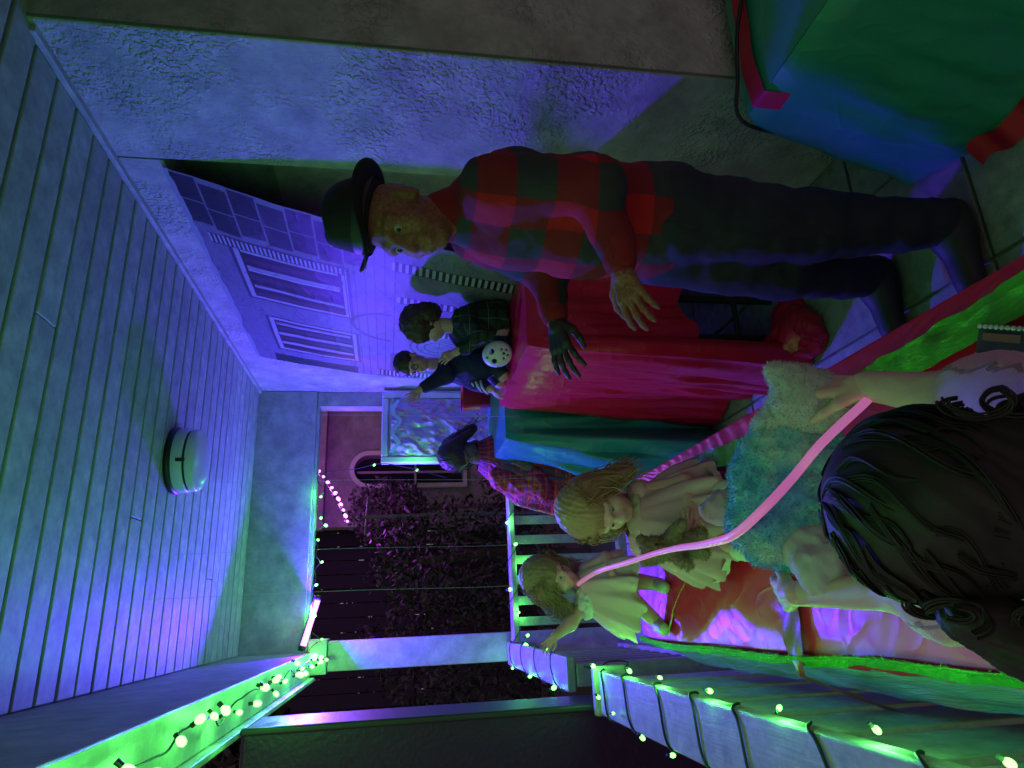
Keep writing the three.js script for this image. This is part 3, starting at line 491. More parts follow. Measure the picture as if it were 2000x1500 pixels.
{ // white board by the far end of the wall
  const g = thing('display_board', 'white framed board wrapped in crinkled clear plastic with painted pink glints at the far wall corner', 'board'), wm = M([0.68, 0.68, 0.7], 0.4);
  part(g, 'panel', box(1.03, 1.5, 0.05, 1.72, -4.66, -4.63, 0.004), wm);
  part(g, 'frame', [box(1.0, 1.045, 0, 1.745, -4.67, -4.6, 0.008), box(1.47, 1.515, 0, 1.745, -4.67, -4.6, 0.008), box(1.047, 1.468, 1.7, 1.745, -4.67, -4.6, 0.008), box(1.047, 1.468, 0.0, 0.06, -4.67, -4.6, 0.008)], wm);
  const sp = document.createElement('canvas'); sp.width = sp.height = 256; { const k = sp.getContext('2d'); k.fillStyle = '#b9a3c4'; k.fillRect(0, 0, 256, 256); for (let i = 0; i < 260; i++) { k.save(); k.translate(rnd() * 256, rnd() * 256); k.rotate(-0.8); k.fillStyle = ['#ff5a6e', '#e8487a', '#d98ab4', '#ff7a66', '#8f9fd8'][i % 5]; k.globalAlpha = 0.75; k.fillRect(0, 0, 4 + rnd() * 16, 2 + rnd() * 4); k.restore(); } }  // pink and red flecks paint reflected light onto the plastic wrap
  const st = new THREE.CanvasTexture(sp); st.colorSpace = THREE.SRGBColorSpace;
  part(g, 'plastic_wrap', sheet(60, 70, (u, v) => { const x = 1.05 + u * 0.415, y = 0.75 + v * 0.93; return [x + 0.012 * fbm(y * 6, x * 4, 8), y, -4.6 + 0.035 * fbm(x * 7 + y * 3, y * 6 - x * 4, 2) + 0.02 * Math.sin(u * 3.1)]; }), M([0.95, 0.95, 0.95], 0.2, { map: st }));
  part(g, 'scalloped_ribbon', (() => strip([[1.06, 1.68, -4.555], [1.13, 1.63, -4.55], [1.2, 1.67, -4.55], [1.28, 1.62, -4.55], [1.36, 1.67, -4.55], [1.44, 1.63, -4.55]], 0.03, 60, 0.012, V(0, 1, 0)))(), M([0.5, 0.65, 0.75], 0.25));
}
tag(part(scene, 'red_bucket', (() => { const g = new THREE.LatheGeometry([[0, 0], [0.06, 0], [0.085, 0.16], [0.09, 0.165], [0.082, 0.163], [0.056, 0.01]].map(a => new THREE.Vector2(...a)), 28); g.translate(1.22, 1.086, -3.8); return g; })(), M([0.5, 0.01, 0.02], 0.35)), 'small red bucket on the teal covered table', 'bucket');
// ------------------------------------------------------------------ people and dolls
const skin = M([0.42, 0.27, 0.20], 0.5), skinPale = M([0.68, 0.40, 0.36], 0.5), dollSkin = M([0.72, 0.36, 0.34], 0.4);
const checkT = dataTex(128, 128, (x, y) => { const a = x < 0.5, b = y < 0.5, n = 0.94 + 0.1 * rnd(); const c = a && b ? [0.80, 0.07, 0.13] : a || b ? [0.55, 0.10, 0.15] : [0.24, 0.24, 0.26]; return c.map(v => v * n); }, true);
const plaidT = dataTex(128, 128, (x, y) => { const l = (v, p, w) => Math.abs(((v - p + 1.5) % 1) - 0.5) < w; const n = 0.9 + 0.2 * rnd(); let c = [0.14, 0.22, 0.18]; if (l(x, 0.2, 0.1) || l(y, 0.25, 0.1)) c = [0.07, 0.11, 0.1]; if (l(x, 0.6, 0.018) || l(y, 0.65, 0.018)) c = [0.42, 0.46, 0.42]; return c.map(v => v * n); }, true);
const skinT = dataTex(256, 256, (x, y) => { const n = 0.82 + 0.35 * wrapN(x, y, 2.2, 91, 4); return [n, n * 0.95, n * 0.92]; }, true);
const scaled = (t, s, sy = s) => { t = t.clone(); t.repeat.set(1 / s, 1 / sy); t.needsUpdate = true; return t; };
function strands(amp, freq) { return (d, x, y, z) => d + amp * Math.sin(Math.atan2(x, z) * freq + 5 * fbm(x * 9, y * 5, z * 9, 2)) + amp * 0.8 * fbm(x * 60, y * 12, z * 60, 2); }
const darkHair = M([0.018, 0.009, 0.009], 0.62), brownHair = M([0.06, 0.028, 0.018], 0.5), blondHair = M([0.46, 0.25, 0.14], 0.5), tanHair = M([0.30, 0.19, 0.10], 0.52);

{ // the tall person beside the wall
  const g = thing('person', 'tall person in dark brimmed hat and red and grey checked sweater', 'person');
  const hp = [1.0, 1.6, -1.57], hr = [-0.1, -1.2, 0.05];
  const head = place(headGeo(), hp, hr, 1.08);
  const LW = [0.775, 1.075, -1.39], RW = [0.815, 1.145, -1.80];
  const bones = [ell([1.07, 1.22, -1.58], [0.12, 0.24, 0.17]), ell([1.07, 0.92, -1.58], [0.12, 0.14, 0.16]), cap([1.05, 1.4, -1.58], [1.02, 1.53, -1.575], 0.06, 0.055),
    cap([1.02, 1.39, -1.42], [0.995, 1.12, -1.36], 0.05, 0.042), cap([0.995, 1.12, -1.36], LW, 0.04, 0.028), cap([1.07, 1.39, -1.76], [1.02, 1.15, -1.84], 0.05, 0.042), cap([1.02, 1.15, -1.84], RW, 0.04, 0.028),
    cap([1.01, 0.85, -1.5], [0.99, 0.47, -1.5], 0.085, 0.058), cap([0.99, 0.47, -1.5], [0.98, 0.1, -1.43], 0.055, 0.04), cap([1.03, 0.85, -1.67], [0.965, 0.47, -1.655], 0.085, 0.058), cap([0.965, 0.47, -1.655], [0.97, 0.1, -1.74], 0.055, 0.04), cap([0.98, 0.07, -1.43], [0.85, 0.05, -1.47], 0.035, 0.03), cap([0.97, 0.07, -1.74], [0.84, 0.05, -1.76], 0.035, 0.03)];
  const lh = aim(handGeo(0.5, 0.14, 0.004, 0.9), LW, [-1, -0.22, 0.1], [-0.1, 0.75, 0.65], false);
  part(g, 'body', [surf(bones, { k: 0.05, cell: 0.012 }), head, lh], M([0.50, 0.21, 0.13], 0.55, { map: rep(skinT, 0.16), bumpMap: rep(grainT, 0.05), bumpScale: 0.003 }));
  eyes(g, hp, hr, 1.08);
  const kn = M([0.9, 0.9, 0.9], 0.85, { map: scaled(checkT, 0.19), bumpMap: rep(knitT, 0.06), bumpScale: 0.002, sheen: 0.3 });
  const cut = (d, x, y, z) => Math.max(d + 0.010 * fbm(x * 7, y * 9, z * 7, 3), (0.80 + 0.10 * (1.2 - x) * 1.2 + 0.01 * Math.sin(z * 30)) - y);
  const S = [ell([1.06, 1.29, -1.585], [0.16, 0.18, 0.185]), ell([1.05, 1.1, -1.585], [0.178, 0.2, 0.18]), ell([1.05, 0.9, -1.585], [0.158, 0.17, 0.18]), cap([1.06, 1.4, -1.58], [1.035, 1.455, -1.577], 0.09, 0.075),
    cap([1.025, 1.385, -1.43], [1.0, 1.13, -1.37], 0.082, 0.07), cap([1.0, 1.13, -1.37], [0.83, 1.08, -1.385], 0.066, 0.05), cap([1.075, 1.385, -1.75], [1.03, 1.15, -1.84], 0.082, 0.07), cap([1.03, 1.15, -1.84], [0.875, 1.148, -1.81], 0.062, 0.05)];
  const sw = part(g, 'sweater', surf(S, { k: 0.045, cell: 0.010, extra: cut }), kn);
  { const uv = sw.geometry.attributes.uv, p = sw.geometry.attributes.position; for (let i = 0; i < p.count; i++) uv.setXY(i, p.getX(i) * 0.62 + p.getZ(i) * 0.78, p.getY(i)); }
  const rib = M([0.32, 0.012, 0.02], 0.9, { bumpMap: rep(knitT, 0.04), bumpScale: 0.002 });
  part(sw, 'cuff', surf([cap([0.845, 1.082, -1.38], [0.80, 1.078, -1.386], 0.047, 0.042)], { cell: 0.008 }), rib); part(sw, 'cuff', surf([cap([0.885, 1.148, -1.812], [0.845, 1.146, -1.804], 0.046, 0.042)], { cell: 0.008 }), rib);
  part(sw, 'collar', surf([cap([1.037, 1.452, -1.577], [1.022, 1.495, -1.575], 0.078, 0.07)], { cell: 0.008 }), rib);
  part(g, 'trousers', surf([ell([1.065, 0.86, -1.58], [0.15, 0.13, 0.17]), cap([1.025, 0.84, -1.52], [1.0, 0.47, -1.5], 0.125, 0.105), cap([1.0, 0.47, -1.5], [0.985, 0.12, -1.43], 0.1, 0.068), cap([1.02, 0.84, -1.66], [0.965, 0.47, -1.655], 0.125, 0.105), cap([0.965, 0.47, -1.655], [0.975, 0.12, -1.74], 0.1, 0.068)],
    { k: 0.03, cell: 0.011, extra: (d, x, y, z) => Math.max(d + 0.012 * fbm(x * 6, y * 8, z * 6, 3), 0.075 - y) }), M([0.018, 0.018, 0.035], 0.75, { bumpMap: rep(knitT, 0.03), bumpScale: 0.0008 }));
  for (const [x, z] of [[0.98, -1.43], [0.975, -1.745]]) part(g, 'shoe', surf([cap([x + 0.03, 0.055, z], [x - 0.03, 0.07, z], 0.05, 0.055), cap([x - 0.03, 0.06, z], [x - 0.17, 0.042, z - 0.01], 0.052, 0.04), cap([x + 0.02, 0.08, z], [x + 0.01, 0.14, z], 0.055, 0.056)], { k: 0.03, cell: 0.008, extra: (d, a, y) => Math.max(d, 0.001 - y) }), M([0.02, 0.018, 0.02], 0.6));
  part(g, 'glove', aim(handGeo(0.28, 0.2), RW, [-1, -0.1, 0.12], [0, 0.9, 0.5], true), M([0.035, 0.028, 0.024], 0.5));
  const hat = new THREE.Group(); // crown and brim, turned with the head
  const brim = new THREE.LatheGeometry([[0.085, 0.004], [0.12, 0.0], [0.137, 0.006], [0.142, 0.01], [0.137, 0.012], [0.12, 0.007], [0.085, 0.01]].map(a => new THREE.Vector2(...a)), 48); brim.scale(0.95, 1, 1.08);
  { const p = brim.attributes.position; for (let i = 0; i < p.count; i++) { const x = p.getX(i), z = p.getZ(i); p.setY(i, p.getY(i) + Math.abs(x) ** 2 * 1.6 - Math.max(0, z - 0.1) * 0.35); } brim.computeVertexNormals(); }
  const crown = surf([ell([0, 0.03, 0], [0.092, 0.085, 0.105]), ell([0, 0.085, 0.01], [0.07, 0.05, 0.09]), minus(cap([0, 0.155, -0.06], [0, 0.145, 0.09], 0.028, 0.03), 0.03)], { k: 0.03, cell: 0.006, extra: (d, x, y) => Math.max(d, -y) });
  const felt = M([0.012, 0.010, 0.012], 0.8, { sheen: 0.4 }), band = new THREE.CylinderGeometry(0.099, 0.1, 0.03, 40, 1, true); band.scale(0.95, 1, 1.08); band.translate(0, 0.02, 0);
  const top = (q) => place(place(q, [0, 0.075, -0.01], [-0.08, 0, 0]), hp, hr, 1.06);
  const cr = part(g, 'hat', [top(crown), top(brim)], felt); part(cr, 'hat_band', top(band), M([0.02, 0.015, 0.02], 0.5));
}
{ // the child in front of the camera, seen from behind and above
  const g = thing('person', 'child with dark pinned-up curls in a pink top, seen from behind, hugging the plush toy', 'person');
  const hp = [0.068, 1.105, -0.52], hr = [0.42, Math.PI - 0.15, 0.06], LW = [0.005, 1.045, -0.93], RW = [0.275, 0.965, -0.79];
  const head = place(headGeo({ child: 1, cell: 0.006 }), hp, hr, 0.76);
  const arm = [cap([0.0, 0.985, -0.52], [0.0, 1.01, -0.72], 0.033, 0.027), cap([0.0, 1.01, -0.72], LW, 0.025, 0.018), cap([0.15, 0.98, -0.52], [0.215, 0.93, -0.66], 0.036, 0.032), cap([0.215, 0.93, -0.66], RW, 0.031, 0.021)];
  const body = surf([ell([0.075, 0.82, -0.46], [0.105, 0.19, 0.08]), ell([0.075, 0.6, -0.44], [0.1, 0.1, 0.085]), cap([0.03, 0.56, -0.44], [0.025, 0.3, -0.44], 0.06, 0.045), cap([0.025, 0.3, -0.44], [0.025, 0.05, -0.44], 0.043, 0.032), cap([0.12, 0.56, -0.44], [0.125, 0.3, -0.44], 0.06, 0.045), cap([0.125, 0.3, -0.44], [0.125, 0.05, -0.44], 0.043, 0.032), cap([0.025, 0.035, -0.43], [0.02, 0.03, -0.54], 0.03, 0.025), cap([0.125, 0.035, -0.43], [0.13, 0.03, -0.54], 0.03, 0.025), cap([0.075, 0.95, -0.47], [0.07, 1.04, -0.5], 0.04), ...arm], { k: 0.035, cell: 0.009 });
  part(g, 'body', [body, head, aim(handGeo(0.35, 0.12, 0.004, 0.62), LW, [0, -0.3, -1], [-0.3, 1, 0], false), aim(handGeo(0.75, 0.1, 0.004, 0.66), RW, [0.12, 0.55, -0.6], [0.7, 0.5, 0.35], true)], skinPale);
  const pink = M([0.66, 0.36, 0.46], 0.7, { sheen: 0.4, bumpMap: rep(knitT, 0.05), bumpScale: 0.001 });
  part(g, 'top', surf([ell([0.075, 0.84, -0.46], [0.12, 0.2, 0.095]), cap([0.0, 0.985, -0.5], [-0.002, 1.012, -0.68], 0.054, 0.055), cap([0.15, 0.98, -0.5], [0.2, 0.95, -0.62], 0.052, 0.055)], { k: 0.04, cell: 0.008, extra: (d, x, y, z) => Math.max(d + 0.006 * fbm(x * 20, y * 20, z * 20, 2), 0.64 - y) }), pink);
  part(g, 'trousers', surf([ell([0.075, 0.6, -0.44], [0.118, 0.12, 0.1]), cap([0.03, 0.56, -0.44], [0.025, 0.12, -0.44], 0.07, 0.05), cap([0.12, 0.56, -0.44], [0.125, 0.12, -0.44], 0.07, 0.05)], { k: 0.03, cell: 0.012 }), M([0.08, 0.08, 0.15], 0.8));
  const hair = surf([ell([0, 0.045, -0.02], [0.098, 0.1, 0.112]), ell([0, -0.03, -0.06], [0.08, 0.09, 0.07]), ell([0.05, 0.05, 0.03], [0.05, 0.06, 0.06]), ell([-0.05, 0.05, 0.03], [0.05, 0.06, 0.06])], { k: 0.03, cell: 0.0032, extra: (d, x, y, z) => { const th = Math.acos(Math.max(-1, Math.min(1, (y - 0.045) / Math.hypot(x, y - 0.045, z + 0.02)))), ph = Math.atan2(z + 0.02, x) - 0.9 * th; return d + 0.004 * fbm(Math.cos(ph) * 3, Math.sin(ph) * 3, th * 0.8, 3) * Math.min(1, th) + 0.0025 * fbm(x * 12, y * 12, z * 12, 2); } });
  const h = part(g, 'hair', place(hair, hp, hr, 0.85), darkHair);
  const curls = [];
  for (let q = 0; q < 95; q++) {                      // wavy locks, each a bundle of fine strands
    const az = rr(0, 6.283), st = Math.acos(rr(-0.75, 0.98)), len = rr(0.7, 1.2), sw = 0.9, wv = rr(0.06, 0.16), w0 = rr(0, 6), wf = rr(5, 9), lift = rr(0.0, 0.05);
    for (let m = 0; m < 11; m++) { const da = rr(-0.1, 0.1), R = rr(0.985, 1.02), pts = []; for (let j = 0; j <= 11; j++) { const t = j / 11, th = Math.max(0.03, st + len * (t - 0.3)), ph = az + (da * 0.16) / Math.max(0.16, Math.sin(th)) * (1 - 0.5 * t) * 3 + sw * th + wv * Math.sin(t * wf + w0), k = R + lift * Math.sin(t * 3.1) + 0.012 * Math.cos(t * wf + w0); pts.push([0.098 * Math.sin(th) * Math.cos(ph) * k, 0.045 + 0.1 * Math.cos(th) * k, -0.02 + 0.112 * Math.sin(th) * Math.sin(ph) * k]); } curls.push(tube(pts, rr(0.0005, 0.0011), 15, 3)); }
  }
  for (let i = 0; i < 22; i++) { const s = i % 2 ? 1 : -1, a0 = rr(0, 6), R = rr(0.012, 0.03), y = rr(-0.07, 0.06), z = rr(-0.11, 0.03), dz = rr(-0.004, 0.004); for (let m = 0; m < 6; m++) { const ox = rr(-0.004, 0.004), oy = rr(-0.004, 0.004), Q = R * rr(0.85, 1.1), pts = []; for (let j = 0; j <= 10; j++) { const a = a0 + j * 0.42; pts.push([s * (0.086 + Q * 0.45 + Q * 0.55 * Math.cos(a)) + ox, y + oy + Q * Math.sin(a), z + dz * j]); } curls.push(tube(pts, rr(0.0009, 0.002), 18, 4)); } }
  part(h, 'curls', place(merge(curls), hp, hr, 0.855), darkHair);
  part(h, 'pigtail', place(surf([ell([0.1, 0.02, -0.06], [0.03, 0.035, 0.035]), ell([0.125, -0.02, -0.07], [0.03, 0.04, 0.032]), ell([0.13, -0.07, -0.065], [0.022, 0.04, 0.025])], { k: 0.02, cell: 0.0035, extra: strands(0.002, 60) }), hp, hr, 0.85), darkHair);
}
function fur(src, n, len, wid, tones) {
  const P = src.attributes.position, N = src.attributes.normal, C = src.attributes.color, p = [], c = [], q = V(0, 0, 0), d = V(0, 0, 0), s = V(0, 0, 0);
  for (let i = 0; i < n; i++) {
    const k = Math.floor(rnd() * P.count); q.fromBufferAttribute(P, k); d.fromBufferAttribute(N, k).add(V(rr(-0.7, 0.7), rr(-0.9, 0.5), rr(-0.7, 0.7))).normalize(); s.set(rr(-1, 1), rr(-1, 1), rr(-1, 1)).cross(d).normalize().multiplyScalar(wid);
    const l = len * rr(0.5, 1.2); p.push(q.x - s.x, q.y - s.y, q.z - s.z, q.x + s.x, q.y + s.y, q.z + s.z, q.x + d.x * l, q.y + d.y * l, q.z + d.z * l);
    const w = rr(0.8, 1.2), b = C ? [C.getX(k), C.getY(k), C.getZ(k)] : tones; for (let m = 0; m < 3; m++) c.push(b[0] * w, b[1] * w, b[2] * w);
  }
  const g = new THREE.BufferGeometry(); g.setAttribute('position', new THREE.Float32BufferAttribute(p, 3)); g.setAttribute('color', new THREE.Float32BufferAttribute(c, 3)); g.computeVertexNormals(); return g;
}
const furM = new THREE.MeshPhysicalMaterial({ vertexColors: true, roughness: 0.95, side: THREE.DoubleSide });
function furry(mesh, n, len, wid, tones) { part(mesh, 'fur', fur(mesh.geometry, n, len, wid, tones), furM).userData.kind = 'stuff'; }
{ // plush toy
  const g = thing('plush_toy', 'fluffy teal tie-dyed plush animal with a pale snout held by the child', 'plush toy');
  const fuzz = (d, x, y, z) => d + 0.006 * fbm(x * 45, y * 45, z * 45, 3) + 0.012 * fbm(x * 14, y * 14, z * 14, 2);
  const bg = surf([ell([0.165, 1.0, -0.95], [0.095, 0.095, 0.085]), ell([0.23, 1.0, -0.92], [0.055, 0.06, 0.055]), ell([0.10, 1.04, -0.96], [0.06, 0.06, 0.06])], { k: 0.04, cell: 0.0045, extra: fuzz });
  { const p = bg.attributes.position, c = []; for (let i = 0; i < p.count; i++) { const n = fbm(p.getX(i) * 9, p.getY(i) * 9, p.getZ(i) * 9, 3), k = Math.max(0, Math.min(1, 0.5 + n * 1.2)); c.push(0.12 + 0.3 * k * k, 0.38 + 0.24 * k, 0.55 + 0.06 * (1 - k)); } bg.setAttribute('color', new THREE.Float32BufferAttribute(c, 3)); }
  furry(part(g, 'body', bg, furM), 13000, 0.007, 0.0008);
  const wf = M([0.5, 0.47, 0.47], 0.95, { sheen: 0.5 });
  const hd = part(g, 'head', surf([ell([0.275, 1.0, -0.87], [0.05, 0.055, 0.055]), ell([0.25, 1.035, -0.92], [0.03, 0.03, 0.04]), cap([0.31, 1.03, -0.86], [0.325, 1.05, -0.87], 0.02, 0.014)], { k: 0.03, cell: 0.004, extra: (d, x, y, z) => d + 0.004 * fbm(x * 50, y * 50, z * 50, 3) }), wf);
  for (const q of [[0.252, 1.05, -0.955], [0.23, 1.02, -0.965]]) part(hd, 'nostril', place(new THREE.SphereGeometry(0.006, 10, 8), q), darkM);
  furry(hd, 5000, 0.005, 0.0007, [0.5, 0.47, 0.47]);
  part(g, 'leg', surf([cap([0.08, 1.02, -0.92], [0.035, 1.03, -0.86], 0.034, 0.036)], { cell: 0.0045, extra: fuzz }), wf, 'pale leg of the plush toy'); part(g, 'leg', surf([cap([0.15, 1.06, -1.0], [0.145, 1.085, -1.04], 0.026, 0.028)], { cell: 0.0045, extra: fuzz }), M([0.5, 0.3, 0.36], 0.95), 'pink leg of the plush toy');
}
tag(part(scene, 'glow_tube', tube([[0.275, 0.93, -0.81], [0.258, 0.96, -0.79], [0.247, 0.978, -0.78], [0.192, 1.045, -0.8], [0.16, 1.067, -0.83], [0.1175, 1.122, -0.82], [0.088, 1.14, -0.88], [0.086, 1.123, -1.0], [0.1, 1.067, -1.25], [0.108, 1.03, -1.4], [0.108, 1.03, -1.48], [0.098, 1.05, -1.65], [0.092, 1.055, -1.87], [0.072, 1.05, -2.1], [0.07, 1.03, -2.2]], 0.0062, 90, 9), M([0.75, 0.22, 0.5], 0.35, { emissive: lin(0.85, 0.2, 0.62), emissiveIntensity: 0.34 })), 'long glowing pink cord strung from the plush toy to the small doll by the railing', 'cord');

function dress(c, r0, r1, y0, y1, folds, shift = [0, 0], n = 96) { return sheet(n, 18, (u, v) => { const a = u * 6.283, t = v, f = 1 + t * 0.15 * Math.sin(a * folds + 2 * fbm(Math.cos(a) * 2, Math.sin(a) * 2, t)) + 0.06 * t * fbm(Math.cos(a) * 3, Math.sin(a) * 3, 7 + t * 2), r = (r0 + (r1 - r0) * (1 - (1 - t) ** 1.7)) * f; return [c[0] + shift[0] * t + r * Math.cos(a), y0 + (y1 - y0) * t + 0.012 * t * Math.sin(a * folds * 0.5), c[1] + shift[1] * t + r * Math.sin(a)]; }); }
function hairDo(s, long, fr = 44) { const P = [ell([0, 0.045, -0.03], [0.094, 0.095, 0.105]), ell([0, -0.02, -0.07], [0.075, 0.09, 0.06]), minus(ell([0, -0.045, 0.12], [0.07, 0.095, 0.075]), 0.02)]; if (long) P.push(cap([0.078, 0.03, -0.02], [0.095, -0.13, -0.01], 0.036, 0.022), cap([-0.078, 0.03, -0.02], [-0.095, -0.13, -0.01], 0.036, 0.022), cap([0.05, 0, -0.09], [0.06, -0.2, -0.08], 0.045, 0.03), cap([-0.05, 0, -0.09], [-0.06, -0.2, -0.08], 0.045, 0.03)); return surf(P, { k: 0.03, cell: 0.0045, extra: (d, x, y, z) => d + 0.0012 * Math.sin(x * 420 + 8 * fbm(x * 8, y * 6, z * 8, 2)) + 0.005 * fbm(x * 30, y * 7, z * 30, 3) }); }
function locks(n, spread, len) { const gs = []; for (let i = 0; i < n; i++) { const a = rr(-2.4, 2.4), s = Math.sin(a), c = -Math.cos(a), w1 = rr(0.5, 1.25), w2 = rr(0.6, 2.3), pts = []; for (let j = 0; j <= 7; j++) { const t = j / 7; pts.push([s * (0.086 + spread * t * w1) + 0.010 * w2 * Math.sin(t * 8 + i), 0.09 - (len * w1 + 0.05) * t, c * 0.078 + 0.014 * w2 * Math.cos(t * 7 + i * 2) - 0.015 - 0.02 * t]); } gs.push(tube(pts, rr(0.0010, 0.0024), 12, 4)); } return merge(gs); }

{ // the blonde doll in the pale pink dress
  const g = thing('doll', 'blonde doll in a pale pink dress sitting in the middle of the long table', 'doll');
  const hp = [0.245, 1.075, -1.74], hr = [0.42, -0.55, 0.1];
  const b = surf([ell([0.22, 0.88, -1.77], [0.06, 0.1, 0.05]), cap([0.235, 0.96, -1.76], [0.243, 1.02, -1.75], 0.026), cap([0.29, 0.95, -1.75], [0.3, 0.86, -1.66], 0.026, 0.022), cap([0.3, 0.86, -1.66], [0.2, 0.875, -1.6], 0.021, 0.017), cap([0.155, 0.95, -1.77], [0.1, 0.9, -1.68], 0.026, 0.022), cap([0.1, 0.9, -1.68], [0.155, 0.9, -1.6], 0.021, 0.017), cap([0.26, 0.8, -1.74], [0.255, 0.79, -1.54], 0.036, 0.025), cap([0.17, 0.8, -1.74], [0.12, 0.79, -1.5], 0.036, 0.025)], { k: 0.02, cell: 0.006 });
  part(g, 'body', [b, place(headGeo({ child: 1, noNeck: 1 }), hp, hr, 0.72), aim(handGeo(0.6, 0.1, 0.004, 0.42), [0.2, 0.875, -1.6], [-1, 0.1, 0.3], [0, 0.5, 1], true), aim(handGeo(0.6, 0.1, 0.004, 0.42), [0.155, 0.9, -1.6], [1, 0.1, 0.4], [0, 0.5, 1], false)], dollSkin);
  eyes(g, hp, hr, 0.72);
  part(g, 'lips', place(place(new THREE.SphereGeometry(0.012, 12, 8), [0, -0.062, 0.083]).scale(1, 1, 1), hp, hr, 0.72), M([0.45, 0.08, 0.1], 0.4));
  const pm = M([0.80, 0.42, 0.50], 0.8, { bumpMap: rep(knitT, 0.03), bumpScale: 0.0008 });
  const dr = part(g, 'dress', dress([0.22, -1.765], 0.055, 0.155, 0.985, 0.79, 15, [-0.02, 0.045]), pm); part(dr, 'hem_frill', (() => strip(Array.from({ length: 25 }, (_, i) => { const a = i / 24 * 6.283; return [0.20 + 0.158 * Math.cos(a), 0.795, -1.72 + 0.158 * Math.sin(a)]; }), 0.02, 160, 0.008, V(0, 1, 0)))(), M([0.66, 0.6, 0.58], 0.8));
  part(dr, 'collar', surf([ell([0.235, 0.975, -1.755], [0.065, 0.02, 0.055])], { cell: 0.005, extra: (d, x, y, z) => d + 0.006 * fbm(x * 40, y * 40, z * 40, 2) }), M([0.5, 0.42, 0.3], 0.9));
  for (const s of [[0.285, 0.955, -1.75], [0.16, 0.955, -1.77]]) part(dr, 'puff_sleeve', surf([ell(s, [0.042, 0.036, 0.04])], { cell: 0.005, extra: (d, x, y, z) => d + 0.005 * fbm(x * 45, y * 45, z * 45, 2) }), pm);
  const h = part(g, 'hair', place(hairDo(1, true), hp, hr, 0.8), blondHair); part(h, 'loose_locks', place(locks(240, 0.035, 0.2), hp, hr, 0.8), blondHair);
  for (const [x, z] of [[0.255, -1.53], [0.115, -1.49]]) { const s = part(g, 'shoe', surf([cap([x, 0.785, z], [x - 0.01, 0.795, z + 0.05], 0.028, 0.024)], { cell: 0.005 }), M([0.45, 0.42, 0.36], 0.4)); part(s, 'sock', surf([cap([x + 0.003, 0.79, z - 0.05], [x, 0.788, z - 0.02], 0.03, 0.03)], { cell: 0.005, extra: (d, a, b, c) => d + 0.003 * Math.sin(c * 500) }), M([0.62, 0.6, 0.56], 0.9)); }
}
{ // teddy in the doll's arms
  const g = thing('teddy_bear', 'small brown curly teddy bear in the arms of the pink-dressed doll', 'teddy bear'), m = M([0.26, 0.17, 0.12], 0.95), fz = (d, x, y, z) => d + 0.006 * fbm(x * 60, y * 60, z * 60, 2);
  part(g, 'body', surf([ell([0.135, 0.93, -1.61], [0.034, 0.042, 0.032]), ell([0.125, 0.985, -1.605], [0.034, 0.032, 0.032]), ell([0.1, 1.01, -1.61], [0.014, 0.014, 0.01]), ell([0.15, 1.014, -1.61], [0.014, 0.014, 0.01]), cap([0.11, 0.945, -1.6], [0.085, 0.92, -1.57], 0.014), cap([0.16, 0.945, -1.59], [0.18, 0.925, -1.56], 0.014), cap([0.12, 0.9, -1.6], [0.11, 0.885, -1.55], 0.016), cap([0.15, 0.9, -1.6], [0.155, 0.885, -1.55], 0.016)], { k: 0.012, cell: 0.004, extra: fz }), m);
  furry(g.children[0], 3500, 0.007, 0.0009, [0.28, 0.18, 0.13]);
  part(g, 'snout', place(new THREE.SphereGeometry(0.013, 12, 8), [0.122, 0.978, -1.574]), M([0.35, 0.25, 0.16], 0.9)); for (const x of [0.112, 0.134]) part(g, 'eye', place(new THREE.SphereGeometry(0.004, 8, 6), [x, 0.992, -1.573]), darkM);
}
